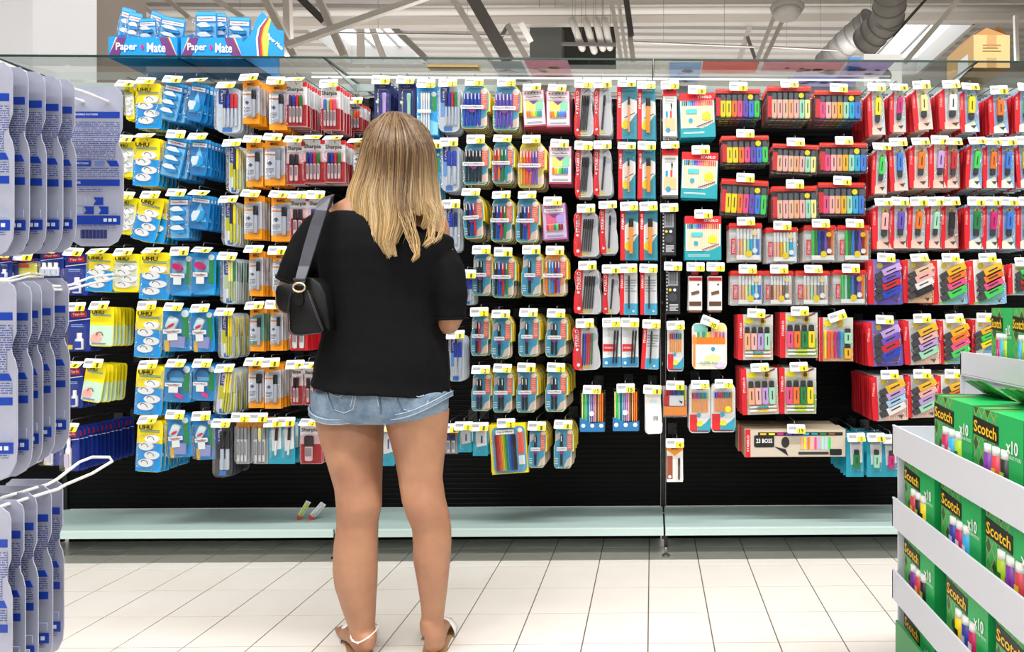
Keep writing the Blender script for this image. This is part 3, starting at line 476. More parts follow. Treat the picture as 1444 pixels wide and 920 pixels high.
def g_rai(w, h, v, cs):
    T = [P('card','box','f0dc1c',0,.006,-h*.5,w,.014,h), P('card_face','rbox','5a9fc8',w*.02,-.0018,-h*.52,w*.9,.001,h*.92), P('coral_panel','box','ee5c48',w*.34,-.0026,-h*.4,w*.16,.001,h*.42), P('badge','disc','f0e4dc',w*.34,-.0034,-h*.14,w*.13,.001,w*.13), P('white_note','box','e6ecf0',w*.34,-.0026,-h*.74,w*.16,.001,h*.18)]
    pal = ['8c2030','c02c3c','d84a44','f07a28','f2b41c','f0d824','7cc03c','2a9a4c','28a8c8','1f7ad0','2a48b8','2f3a6a','23252c','1c1d22']
    for i, c in enumerate(pal): T.append(P('felt_pen',('pen',.3),(c,c),-w*.36+w*.58*(i+.5)/14,-.007,-h*.57,w*.04,.009,h*.72))
    T += [P('name_plate','rbox','f5f4f4',-w*.06,-.013,-h*.15,w*.5,.001,h*.09), P('brand_text',('text','PaperMate'),'8d8fa0',-w*.06,-.0145,-h*.15,w*.42,1,h*.05), P('blister','rbox',CLR,-w*.03,-.011,-h*.56,w*.8,.014,h*.82)]
    return 'felt_pen_set', 'large yellow backed rainbow felt pen set', T, .03
def g_gbi(w, h, v, cs):
    T = [P('card','box','e9e6e2',0,0,-h/2,w,.0015,h), P('orange_header',('poly',((-.5,.5),(-.5,0),(0,-.5),(.5,0),(.5,.5))),'f2981c',0,-.0013,-h*.16,w,.001,h*.32), P('brand_text',('text','BIC'),'2b1d12',0,-.003,-h*.12,w*.4,1,h*.06), P('print_panel','box','9a4a30',-w*.3,-.0014,-h*.62,w*.34,.001,h*.6), P('marker',('pen',.3),('1f2024','26272c'),w*.26,-.006,-h*.65,w*.14,.01,h*.56), P('badge','disc','f0f0f0',-w*.3,-.003,-h*.86,w*.2,.001,w*.2)]
    return 'pen_card', 'orange topped pen card', T, .02
def g_grb(w, h, v, cs):     # loose grey or red blister bottoms
    T = [P('card','box','c21420' if v=='r' else '9a9fa6',0,0,-h/2,w,.0015,h), P('print_panel','box','d8d8da' if v=='r' else 'd08a24',0,-.0012,-h*.12,w,.001,h*.24)]
    pens(T, w, h, cs, -w*.4, w*.4, h*.2, h*.94, .34, 'd9dadd', 'marker', strip='8a8d94')
    T.append(P('blister','rbox',CLR,0,-.012,-h*.55,w*.9,.014,h*.8))
    return 'marker_blister', 'red marker blister' if v=='r' else 'grey marker blister', T, .018
GEN = dict(uhu=g_uhu,pmb=g_pmb,tap=g_tap,tip=g_tip,pil=g_pil,bic=g_bic,sha=g_sha,nav=g_nav,pmw=g_pmw,fla=g_fla,pcl=g_pcl,stb=g_stb,stc=g_stc,b88=g_b88,wal=g_wal,pwa=g_pwa,hl1=g_hl1,hl4=g_hl4,bo4=g_bo4,mx7=g_mx7,pbx=g_pbx,tea=g_tea,big=g_big,rai=g_rai,gbi=g_gbi,grb=g_grb)

# ------------------------------------------------------------------ what hangs where
# type x0 y0 x1 y1 [v=variant] [c=colours] [n=packs behind] [t=tilt] [d=price] [tx= ty= tag shift] [Y=depth]
TABLE = {
('left',1): '''
uhu 176 122 190 168 v=y n=2 t=-3
uhu 192 118 228 181 n=6 d=0
pmb 224 116 260 171 n=7 t=12 d=1
pmb 263 117 292 171 n=7 t=10 v=d d=1
pil 306 124 339 187 c=nbrr n=5 d=2
bic 343 113 366 174 n=5 c=k d=1
bic 380 118 405 183 n=6 c=k d=1
sha 404 116 433 178 c=nbrg n=7 d=2
sha 453 122 480 183 c=Bjop n=6 d=2
sha 492 146 511 184 c=jof n=4 Y=2.74 d=1
''',
('left',2): '''
uhu 164 199 191 249 v=y n=3 t=3
uhu 188 195 226 262 n=6 t=2 d=2
pmb 226 193 266 251 n=6 t=13 d=2
pmb 268 196 294 247 v=d n=8 t=4 d=7
pil 323 205 339 272 v=y c=ny n=5 d=2 tx=-5
bic 348 200 371 263 n=3 c=k d=2
bic 374 197 402 261 n=4 c=a d=1
sha 405 200 430 260 c=kk n=2 d=1
sha 428 197 458 258 c=nbrg n=3 d=4
sha 458 198 487 257 c=nbrg n=4 d=1
bic 499 202 514 246 n=3 c=o d=1
''',
('left',3): '''
uhu 166 279 193 330 v=y n=4 t=3 d=2
uhu 186 278 232 341 n=5 t=14 d=2
pmb 239 275 268 337 n=4 t=-1 d=1
pmb 266 275 298 323 v=d n=7 t=7 d=1
pil 317 284 335 346 v=y c=ny n=5 d=1 tx=-5
bic 345 276 369 337 n=3 c=k d=2
bic 383 277 410 340 n=2 c=k d=1
sha 410 278 436 336 c=kk n=3 d=2
sha 436 278 460 336 c=nbrg n=3 d=1
''',
('left',4): '''
tip 0 361 17 394 n=2 Y=2.6
tip 24 364 53 390 v=y n=3 d=1
tip 58 356 90 392 v=3 n=3
tip 93 358 125 416 n=3
uhu 121 357 161 411 n=3 t=3
uhu 160 358 197 411 v=y n=2 t=1
uhu 197 356 240 422 n=6 t=2
tap 240 357 273 417 n=5 t=2 d=1
tap 272 355 305 416 n=6 t=1 d=1
pil 315 364 334 428 v=g c=eeg n=6 d=1
bic 352 354 371 417 n=5 c=k d=2 tx=-4
bic 385 356 404 418 n=3 c=k d=1 tx=-4
''',
('left',5): '''
tip 97 435 128 495 n=3 d=1
uhu 127 433 161 488 v=k n=6 d=1 t=2
uhu 190 433 230 504 n=4 t=3 d=2
tap 229 435 271 495 v=s n=5 d=2 t=-2
tap 271 437 303 496 v=s n=4 d=2 t=-2
pil 312 442 329 505 v=y c=nyy n=6 d=2
bic 353 433 372 495 v=g c=k n=5 d=1
bic 382 432 399 494 c=k n=4 d=1
grb 410 436 434 494 v=r c=kk n=6 d=1
''',
('left',6): '''
tip 97 516 117 575 n=3 d=1
uhu 115 514 150 567 v=k n=6 t=10 d=1
uhu 190 516 232 585 n=5 t=4 d=2
tap 232 514 271 567 v=l n=5 t=2 d=2
tap 272 514 305 565 v=l n=5 t=2 d=2
pil 305 521 330 584 v=y c=eye n=7 t=6 d=2
bic 351 512 372 575 c=kk n=3 d=1
bic 374 513 396 576 c=k n=8 d=1
sha 412 516 427 571 c=kk n=6 d=1
sha 430 517 449 571 c=ka n=4 d=1
''',
('left',7): '''
tip 92 604 112 664 v=p n=13
uhu 192 593 230 665 n=9 t=3 d=4
tap 236 586 271 645 v=s n=4 t=-4 d=2
tap 274 588 305 648 v=s n=4 t=-3 d=2
pil 304 598 328 672 v=d c=kk n=6 d=2
grb 334 590 352 654 v=a c=aaa n=4 d=2
grb 358 590 378 654 v=a c=aea n=3 d=1
tea 379 597 398 654 v=m c=k n=2 d=0
tea 397 596 416 654 v=m c=k n=3 d=1
sha 424 597 454 654 c=k n=4 d=2
tip 62 610 90 656 v=p n=5
''',
('middle',1): '''
nav 528 117 551 170 c=u n=6 d=9 Y=2.66
nav 562 117 586 172 c=j n=6 d=9 Y=2.66
pmw 588 122 618 191 c=wwww n=3 d=2
pil 619 121 648 186 v=b c=nbrg n=4 d=2
fla 650 119 691 182 c=bbbbb n=5 d=3
fla 695 120 736 184 c=vvvvv n=5 d=2
pcl 736 127 770 178 c=oodyltt n=4 d=1 t=-4
pcl 770 128 804 179 c=ooytBBv n=4 d=1 t=-1
stb 810 122 837 192 c=kkkkk n=5 d=3
stb 837 122 863 191 c=k n=5 d=1
stc 870 122 898 196 v=t c=h n=4 d=1
stc 899 124 924 197 v=t c=o n=4 d=2
''',
('middle',2): '''
pmw 606 207 621 278 c=jj n=3 d=1
pil 623 204 647 270 v=b c=bb n=5 d=1
fla 653 200 692 261 c=kkkkk n=4 d=3
fla 694 199 726 259 c=rogt n=4 d=4
fla 730 200 771 265 v=y c=dofpvv n=4 d=6
pcl 774 206 806 259 c=odylgtB n=4 d=1
stb 811 209 836 278 c=kkkkk n=4 d=3
stb 837 208 863 276 c=k n=4 d=1
stc 872 209 896 280 v=t c=h n=3 d=1
stc 900 209 924 280 v=t c=o n=3 d=1
''',
('middle',3): '''
pil 628 291 648 354 v=b c=bn n=4 d=1
fla 651 274 685 337 c=kbr n=6 d=2 t=-4
fla 692 278 725 341 c=kbrg n=4 d=1
fla 727 278 762 342 c=kbr n=4 d=2
pcl 764 287 800 338 v=d c=rofglzz n=3 d=4 t=-4
stb 809 297 845 362 c=kkkkk n=5 d=1
stb 845 292 872 358 c=k n=4 d=1 t=-2
stc 875 294 900 367 v=t c=o n=3 d=7
stc 902 294 927 367 v=t c=o n=3 d=7
''',
('middle',4): '''
pil 652 389 668 430 v=b c=bb n=4 d=1
fla 666 355 695 417 c=kk n=3 d=2
fla 694 358 728 420 c=kbrg n=7 d=1
fla 735 355 766 418 c=k n=6 d=1
fla 766 356 801 418 v=o c=ocBzv n=2 d=1
stb 810 377 848 443 c=kkkkk n=5 d=1
stb 850 382 874 443 c=k n=3 d=1
stc 874 381 898 444 v=m n=3 d=7
stc 903 381 926 444 v=m n=3 d=2
''',
('middle',5): '''
pil 634 474 654 538 v=b c=bb n=5 d=1
fla 664 442 691 502 c=kr n=5 d=2
fla 693 445 722 506 c=k n=3 d=1
fla 731 443 762 503 c=k n=8 d=1
fla 769 444 801 504 c=kk n=9 d=2
stb 807 458 847 522 c=nbrrg n=4 d=3 t=-3
stc 850 457 875 518 v=r n=2 d=7
stc 877 457 900 518 v=r n=2 d=7
stc 904 459 930 521 v=m n=2 d=2 t=3
''',
('middle',6): '''
fla 665 523 694 580 c=kk n=5 d=2
fla 695 521 725 582 c=kk n=6 d=2
fla 728 520 759 582 c=kk n=9 d=1
fla 769 520 801 581 c=kk n=11 d=2
pbx 818 551 853 608 v=c n=2 d=15
pbx 864 549 901 607 v=c n=1 d=15
pbx 909 551 934 612 v=y n=1 d=1 t=-3
''',
('middle',7): '''
tea 536 604 556 657 c=b n=4
grb 628 605 645 640 v=a c=nn n=2
tea 646 602 665 638 n=2 d=0
tea 667 603 688 643 n=2 d=1
rai 690 598 745 668 n=1 d=2 t=-4
fla 745 602 771 660 c=k n=6 d=1
fla 781 600 809 661 c=k n=6 d=1
''',
('right',1): '''
pbx 935 124 954 192 v=w n=4 d=3
b88 958 131 1009 194 n=2 d=8 t=-2
wal 1009 126 1072 168 v=y c=yyopvBl n=4 d=8
wal 1081 122 1143 170 v=s c=sqshqje n=4 d=8
wal 1148 128 1214 170 v=p c=pqhdjcB n=4 d=8
hl1 1222 127 1248 191 v=d c=y n=8 d=1 t=-2
hl1 1254 127 1277 187 v=d c=m n=7 d=1
hl1 1284 124 1315 184 c=e n=8 d=1 t=-5
hl1 1322 123 1357 183 v=d c=w n=9 d=1 t=-2
hl1 1352 126 1381 187 v=b c=y n=7 d=1 t=-2
hl1 1392 131 1422 189 v=b c=o n=9 d=1 t=-3
hl1 1430 127 1458 187 v=b c=l n=9 d=1
''',
('right',2): '''
pbx 934 208 956 275 v=w n=3 d=9
b88 960 215 1013 280 n=1 d=8 t=2
wal 1017 192 1084 232 v=y c=yyopvBl n=3 d=8 t=-1
wal 1088 204 1152 245 v=s c=sqshqje n=3 d=8 t=2
wal 1155 202 1222 244 v=p c=pqhdjcB n=3 d=8
hl1 1228 210 1252 274 v=d c=l n=7 d=1 t=2
hl1 1252 204 1280 270 v=d c=B n=7 d=1 t=-3
hl1 1281 203 1310 266 c=o n=7 d=1
hl1 1309 201 1336 266 c=u n=7 d=1
hl1 1330 203 1353 266 v=k c=r n=4 d=1
hl1 1360 202 1387 266 v=b c=l n=8 d=1 t=3
hl1 1385 203 1409 266 v=b c=o n=7 d=1
hl1 1406 203 1430 266 v=b c=B n=7 d=1
hl1 1430 202 1456 266 v=b c=y n=5 d=1 t=-4
''',
('right',3): '''
pbx 934 296 953 360 v=k n=3 d=5
b88 966 305 1017 367 n=2 d=8
wal 1015 254 1083 304 v=y c=yyopvBl n=3 d=8 t=3
wal 1088 263 1152 311 v=s c=sqshqje n=3 d=8 t=-1
wal 1153 258 1219 304 v=p c=pqhdjcB n=3 d=8
hl1 1229 288 1259 352 v=d c=q n=9 d=1
hl1 1253 287 1281 351 v=d c=v n=6 d=1
hl1 1278 287 1306 351 v=d c=o n=8 d=1 t=2
hl1 1304 287 1329 351 v=d c=j n=7 d=1 t=2
hl1 1326 287 1351 351 v=k c=k n=5 d=1
hl1 1359 287 1388 352 v=b c=g n=8 d=1
hl1 1384 287 1410 352 v=b c=m n=6 d=1
hl1 1406 287 1433 352 v=b c=B n=7 d=1
hl1 1432 287 1458 352 v=b c=y n=7 d=1
''',
('right',4): '''
pbx 939 378 959 443 v=k n=3 d=5
pbx 971 379 990 441 v=e n=2 d=7
pbx 999 379 1018 441 v=e n=2 d=7
pwa 1028 315 1074 369 c=qhejciB n=4 d=5
pwa 1080 321 1125 371 c=qhdejci n=4 d=5 t=-1
pwa 1134 318 1178 369 v=d c=lgbnvzo n=4 d=5
pwa 1181 318 1226 369 v=d c=lgBnvzo n=4 d=5
hl4 1222 366 1273 430 v=v c=uvrb n=4 d=4
hl4 1272 366 1316 428 v=s c=sqwk n=2 d=5
hl4 1312 366 1366 430 v=n c=dopl n=5 d=4 t=-2
hl4 1362 366 1419 430 v=n c=dopl n=6 d=4 t=-2
hl4 1420 372 1460 416 v=n c=lgrz n=4 d=4
''',
('right',5): '''
pbx 941 461 964 524 v=o n=2 d=5
pbx 976 456 1025 521 v=p n=1 d=10 R=-22
pwa 1031 382 1076 431 c=qhejciB n=4 d=5
pwa 1077 382 1118 431 v=s c=xshsxas n=4 d=5
pwa 1122 382 1169 431 v=s c=hsjsaas n=4 d=5
pwa 1175 381 1221 430 v=d c=ljgBnvo n=4 d=5
bo4 1041 444 1090 508 v=p c=hquj n=5 d=4
bo4 1100 441 1153 505 v=n c=pogy n=4 d=4
mx7 1155 448 1203 510 n=1 d=5 R=18
hl4 1220 453 1273 517 v=v c=uvrb n=8 d=4 t=-2
hl4 1272 451 1326 515 v=p c=dquj n=6 d=4 t=-2
hl4 1322 451 1367 514 v=n c=dopl n=5 d=4 t=-2
hl4 1369 450 1404 510 v=n c=dly n=8 d=4
''',
('right',6): '''
pbx 935 545 969 588 v=q n=1 d=8
pbx 972 544 1002 611 v=s n=2 d=5
pbx 1003 543 1037 610 v=z n=2 d=7
bo4 1045 520 1098 585 v=p c=hquj n=6 d=4 t=-2
bo4 1099 519 1151 584 v=n c=pogy n=5 d=4
hl4 1227 530 1280 594 v=p c=duiw n=9 d=4 t=-2
hl4 1276 529 1322 590 v=p c=dquj n=8 d=4 t=-2
hl4 1318 529 1366 590 v=n c=dopl n=8 d=4
''',
('right',7): '''
gbi 940 626 963 680 n=1 d=4
big 1050 606 1193 645 n=1 d=19
tea 1193 618 1218 673 v=b c=g n=7 d=0
tea 1222 618 1245 673 v=b c=j n=7 d=1
tea 1243 620 1266 673 v=b c=m n=7 d=1
''',
}
ROWW = {1:'top row',2:'second row',3:'third row',4:'fourth row',5:'fifth row',6:'sixth row',7:'lowest row'}
ORD = ['', 'first','second','third','fourth','fifth','sixth','seventh','eighth','ninth','tenth','eleventh','twelfth','thirteenth','fourteenth']
YB = 2.95      # back panel plane
YF = 2.63      # front of the hanging goods
PROTO_TAG = {}
def price_tag(parent, dig, rz, lean):
    t = bpy.data.objects.new('price_tag', unit(('rbox',(.04,.08,1)), ('f3f4f4',))); C.objects.link(t); t.parent = parent
    t.location = (0,-.006,0); t.scale = (.072,.0015,.037); t.rotation_euler = (lean, rz, 0)
    for nm, k, m, x, z, sx, sz in (('yellow_patch','box','f4df25',.26,-.2,.46,.56),('price_text',('text',dig),'5a5012',.27,-.2,.12*len(dig),.46),('small_print',('lines',2),'8a9098',-.22,.1,.44,.34)):
        o = bpy.data.objects.new(nm, unit(k, (m,))); C.objects.link(o); o.parent = t
        o.location = (x, -.9 if nm=='yellow_patch' else -2.2, z); o.scale = (sx, .8 if nm=='yellow_patch' else 1, sz)
def hook(p, dig, label, rz=0, lean=-.25, mount=True, shift=(0,0)):
    h = empty('display_hook', p, label, 'hook', 'price tagged hooks on the back panel')
    L = YB-p.y
    b = MB(); b.tube([(-.0,-.0,-.006),(-.0,.012,-.016),(0,L-.004,-.02)], .0022, '9ea3a8/x', 6); b.build('rod', h)
    b = MB(); b.tube([(-.0,-.002,.0),(0,.004,.012),(0,L-.004,.014)], .0016, '888d92/x', 6); b.build('tag_arm', h)
    b = MB(); b.box(-.02,.02,L-.006,L,-.028,.022,'3a3d40/x'); b.build('back_plate', h)
    price_tag(h, dig, rz, lean)
    h.children[-1].location.x = shift[0]; h.children[-1].location.z = shift[1]
    return h
def hang_all():
    for (bay, row), txt in TABLE.items():
        items = []
        for line in txt.strip().splitlines():
            t = line.split(); o = dict(q.split('=') for q in t[5:]); items.append((t[0], *map(float, t[1:5]), o))
        items.sort(key=lambda q: q[1]+q[3])
        for i, (ty, x0, y0, x1, y1, o) in enumerate(items):
            Y = float(o.get('Y', YF)); t = math.radians(float(o.get('t', 0))); n = int(o.get('n', 3))
            sc = Y/FOC
            hh = (y1-y0)*sc; ww = max((x1-x0)*sc - hh*abs(math.sin(t))*.8, .025)
            cx = (x0+x1)/2 + (y1-y0)/2*math.sin(t)
            p = at(cx, y0, Y)
            name, desc, parts, step = GEN[ty](ww, hh, o.get('v',''), o.get('c',''))
            where = f"{ROWW[row]}, {bay} bay"
            lab = f"{desc}, {ORD[i+1]} pack, {where}"
            root = make_front(name, parts, p, t, lab, 'pack' if 'box' not in name else 'box')
            step = min(step*1.05, (YB-Y-.05)/max(n,1)) if ty != 'big' else .104
            if n:
                me = merged(parts, name)
                for k in range(n):
                    b = bpy.data.objects.new(name, me); C.objects.link(b)
                    b.location = p + Vector((random.uniform(-.002,.002) if ty != 'big' else -.012, step*(k+1), random.uniform(-.002,.001)))
                    b.rotation_euler = (0, t*.4 + random.uniform(-.025,.025), 0)
                    tag(b, f"{' '.join(desc.split(' of ')[0].split(' with ')[0].split()[:6])} {ORD[k+1]} behind {ORD[i+1]} pack, {where}", 'pack', f"packs stacked behind {ORD[i+1]} front pack, {where}")
            rz = math.radians(float(o.get('R', random.uniform(-3,3)))); lean = random.choice([-.15,-.3,-.5,-.2]) if bay != 'left' else random.choice([-.3,-.6,-.9,-.5])
            hp = at(cx + float(o.get('tx', random.uniform(-3,2))), y0-1.5, Y-.012)
            hp.z = p.z + .006; hp.x = p.x
            dx = (float(o.get('tx', random.uniform(-3,3))))*sc; dz = (8+float(o.get('ty', 0)))*sc - .006
            hook(hp, o.get('d','1'), f"chrome hook with price tag above {ORD[i+1]} pack, {where}", -rz, lean, shift=(dx, dz))

# ------------------------------------------------------------------ setting
JY0, TS = 2.842, 0.2035
JX0 = X_(915.4, 2.8)
def floor_material():
    m, nt, b = nodes_mat('floor_tiles_far')
    tc = add(nt, 'ShaderNodeTexCoord'); mp = add(nt, 'ShaderNodeMapping'); mp.inputs['Location'].default_value = (-JX0, -JY0, 0)
    br = add(nt, 'ShaderNodeTexBrick', offset=0.0, squash=1.0)
    br.inputs['Color1'].default_value = hexc('e8e2da'); br.inputs['Color2'].default_value = hexc('e2dcd4'); br.inputs['Mortar'].default_value = hexc('6a6158')
    br.inputs['Scale'].default_value = 1; br.inputs['Mortar Size'].default_value = 0.002; br.inputs['Brick Width'].default_value = TS; br.inputs['Row Height'].default_value = TS
    nt.links.new(tc.outputs['Object'], mp.inputs[0]); nt.links.new(mp.outputs[0], br.inputs[0]); nt.links.new(br.outputs[0], b.inputs['Base Color'])
    b.inputs['Roughness'].default_value = 0.3
    return m
def tile_material():
    m, nt, b = nodes_mat('glazed_floor_tile')
    tc = add(nt, 'ShaderNodeTexCoord'); nz = add(nt, 'ShaderNodeTexNoise', i_Scale=5.0, i_Detail=4.0); oi = add(nt, 'ShaderNodeObjectInfo')
    cr = add(nt, 'ShaderNodeValToRGB'); cr.color_ramp.elements[0].color = hexc('dfd8cf'); cr.color_ramp.elements[1].color = hexc('ebe6df')
    ad = add(nt, 'ShaderNodeVectorMath', operation='ADD')
    nt.links.new(tc.outputs['Object'], ad.inputs[0]); nt.links.new(oi.outputs['Location'], ad.inputs[1]); nt.links.new(ad.outputs[0], nz.inputs['Vector'])
    nt.links.new(nz.outputs[0], cr.inputs[0]); nt.links.new(cr.outputs[0], b.inputs['Base Color']); b.inputs['Roughness'].default_value = 0.28
    return m
fm = floor_material(); tmat = tile_material()
b = MB(); z = -.003
nx0, nx1, ny0, ny1 = -14, 7, -6, 2      # tiles built one by one
X0, X1, Y0, Y1 = JX0+nx0*TS, JX0+nx1*TS, JY0+ny0*TS, JY0+ny1*TS
b.box(X0,X1,Y0,Y1,-.05,z,'6a6158/m')
for (a0,a1,c0,c1) in ((-26,16,-10,Y0),(-26,16,Y1,24),(-26,X0,Y0,Y1),(X1,16,Y0,Y1)): b.box(a0,a1,c0,c1,-.05,0,fm)
floor = struct(b.build('floor'))
tb = MB(); q = TS/2-.002
tb.raw([(-q,-q,-.003),(q,-q,-.003),(q,q,-.003),(-q,q,-.003),(-q,-q,-.0006),(q,-q,-.0006),(q,q,-.0006),(-q,q,-.0006),(-q+.0012,-q+.0012,0),(q-.0012,-q+.0012,0),(q-.0012,q-.0012,0),(-q+.0012,q-.0012,0)],
       [(0,1,5,4),(1,2,6,5),(2,3,7,6),(3,0,4,7),(4,5,9,8),(5,6,10,9),(6,7,11,10),(7,4,8,11),(8,9,10,11)], tmat)
td = tb.data('tile')
for i in range(nx0, nx1):
    for j in range(ny0, ny1):
        o = bpy.data.objects.new('tile', td); C.objects.link(o); o.parent = floor; o.location = (JX0+(i+.5)*TS, JY0+(j+.5)*TS, 0)

CZ = 6.2
def deck_material():
    m, nt, b = nodes_mat('painted_steel_deck')
    tc = add(nt, 'ShaderNodeTexCoord'); nz = add(nt, 'ShaderNodeTexNoise', i_Scale=0.8, i_Detail=5.0)
    cr = add(nt, 'ShaderNodeValToRGB'); cr.color_ramp.elements[0].color = hexc('a8a39e'); cr.color_ramp.elements[1].color = hexc('c2beb9')
    nt.links.new(tc.outputs['Object'], nz.inputs['Vector']); nt.links.new(nz.outputs[0], cr.inputs[0]); nt.links.new(cr.outputs[0], b.inputs['Base Color']); b.inputs['Roughness'].default_value = 0.6
    return m
dm = deck_material()
b = MB()
def deck(x0, x1, y0, y1):
    y = y0; pts = []
    while y < y1-1e-6:
        for dy, dz in ((0,0),(.12,0),(.15,.05),(.27,.05)):
            if y+dy < y1: pts.append((y+dy, CZ+dz))
        y += .3
    pts.append((y1, CZ))
    vs = [(x, a, c) for a, c in pts for x in (x0, x1)]
    b.raw(vs, [(2*i, 2*i+1, 2*i+3, 2*i+2) for i in range(len(pts)-1)], dm)
    b.box(x0,x1,y0,y1,CZ+.09,CZ+.1,dm)
def yc(py): return (CZ-CAMZ)*FOC/(PY0-py)
SK = [(X_(425, yc(32)), X_(548, yc(32)), yc(31), yc(88)), (X_(1258, yc(27)), X_(1374, yc(27)), yc(26), yc(100))]
bands = sorted({-10, 24, *[q for s in SK for q in s[2:]]})
for y0, y1 in zip(bands, bands[1:]):
    xs = [-26]; 
    for s in SK:
        if s[2] <= y0+1e-6 and s[3] >= y1-1e-6: xs += [s[0], s[1]]
    xs.append(16)
    for i in range(0, len(xs), 2): deck(xs[i], xs[i+1], y0, y1)
ceil = struct(b.build('ceiling'))
for k, s in enumerate(SK):
    b = MB(); f = 'c4c2be'
    for x in (s[0], s[1]): b.box(x-.04,x+.04,s[2],s[3],CZ-.06,CZ+.3,f)
    for y in (s[2], s[3]): b.box(s[0],s[1],y-.04,y+.04,CZ-.06,CZ+.3,f)
    wn = struct(b.build('window_%d' % (k+1)))
    n = 3
    for i in range(1, n): 
        x = s[0]+(s[1]-s[0])*i/n; bb = MB(); bb.box(x-.015,x+.015,s[2],s[3],CZ+.24,CZ+.28,'9a9894'); bb.build('glazing_bar', wn)
    bb = MB(); bb.raw([(s[0],s[2],CZ+.28),(s[1],s[2],CZ+.28),(s[1],s[3],CZ+.28),(s[0],s[3],CZ+.28)],[(0,1,2,3)],'ffffff/c'); bb.build('pane', wn)
b = MB(); b.box(-26,16,24,24.2,0,CZ,'b9b5b0'); struct(b.build('wall_back'))
for nm, a in (('wall_left',(-26.2,-26,-10,24)),('wall_right',(16,16.2,-10,24)),('wall_front',(-26,16,-10.2,-10))):
    b = MB(); b.box(*a,0,CZ,'a8a5a2'); struct(b.build(nm))

# gondola: back panels, uprights, base shelves, glass shelves
SX = [X_(937, 2.654)+1.33*i for i in range(-3, 3)]
GX = [X_(922, 2.66)+1.33*i for i in range(-3, 3)]
BAYN = ['far left', 'left', 'middle', 'right', 'far right']
def panel_material():
    m, nt, b = nodes_mat('black_panel')
    tc = add(nt, 'ShaderNodeTexCoord'); nz = add(nt, 'ShaderNodeTexNoise', i_Scale=30.0)
    cr = add(nt, 'ShaderNodeValToRGB'); cr.color_ramp.elements[0].color = hexc('040405'); cr.color_ramp.elements[1].color = hexc('08080a')
    nt.links.new(tc.outputs['Object'], nz.inputs['Vector']); nt.links.new(nz.outputs[0], cr.inputs[0]); nt.links.new(cr.outputs[0], b.inputs['Base Color']); b.inputs['Roughness'].default_value = 0.5; b.inputs['Specular IOR Level'].default_value = 0.12
    return m
pm = panel_material()
ZT = 1.985; ZS = .147
for i in range(5):
    x0, x1 = SX[i]+.012, SX[i+1]-.012
    b = MB(); z = ZS; pts = []
    while z < ZT-.022:
        pts += [(YB, z), (YB, z+.015), (YB+.002, z+.017), (YB+.002, z+.020)]; z += .022
    pts += [(YB, ZT), (YB+.012, ZT), (YB+.012, ZS)]
    vs = [(x, y, zz) for y, zz in pts for x in (x0, x1)]; n = len(pts)
    b.raw(vs, [(2*k, 2*k+1, (2*k+3)%(2*n), (2*k+2)%(2*n)) for k in range(n)], pm)
    o = b.build('back_panel'); tag(o, f'black ribbed back panel of the {BAYN[i]} shelving bay', 'panel')
    # base shelf
    t = empty('base_shelf', (x0, 2.654, 0), f'pale grey-green metal base shelf of the {BAYN[i]} bay', 'shelf')
    b = MB(); b.box(-.008, x1-x0+.008, .004, YB-2.654-.001, ZS-.02, ZS-.002, 'aec6c2'); b.build('shelf_board', t)
    b = MB(); b.prism([(0,0),(1,0),(1,1),(0,1)], 0,0.0001,'aec6c2') if 0 else None
    b.box(-.008, x1-x0+.008, -.004, .004, ZS-.03, ZS+.0, 'c4dcd6'); b.box(-.008, x1-x0+.008, -.0045, .006, ZS-.004, ZS+.001, 'd3e6e0'); b.build('front_lip', t)
    b = MB(); b.box(0, x1-x0, YB-2.654+.002, YB-2.654+.012, .0, ZS-.022, '0c0c0d/m'); b.build('kick_plate', t)
for i, x in enumerate(SX):
    t = empty('upright', (x, YB, 0), f'black slotted steel upright {["at the far left end","between far left and left bays","between left and middle bays","between middle and right bays","between right and far right bays","at the far right end"][i]}', 'post')
    b = MB(); b.box(-.011,.011,-.004,.012,.118,1.98,'0e0e10'); b.build('post', t)
    b = MB(); b.box(-.011,.011,-.28,.0,.095,.114,'101012'); b.build('base_leg', t)
    for k in range(30):
        o = bpy.data.objects.new('slot', unit('box', ('3c3d40' if (k*7+i*3) % 5 else 'c8c8c6',))); C.objects.link(o); o.parent = t; o.location = (-.004, -.0045, .35+k*.055); o.scale = (.0035,.001,.014)
for i, (px, py) in enumerate(((939,784),(473,775))):
    p = at(px, py, 2.74); t = empty('levelling_foot', (p.x, p.y, 0), ('chrome levelling foot under the middle and right bays','dark levelling foot behind the left calf')[i], 'foot')
    b = MB(); b.tube([(0,0,.09),(0,0,.04)], .008, '2a2b2e', 8); b.tube([(0,0,.04),(0,0,.008)], .005, 'b8b8b4/x' if i==0 else '1c1c1e', 8); b.build('spindle', t)
    b = MB(); b.tube([(0,0,.0005),(0,0,.006),(0,0,.01)], [.017,.016,.008], 'a8a6a0/x' if i==0 else '1c1c1e', 14); b.build('foot_pad', t)
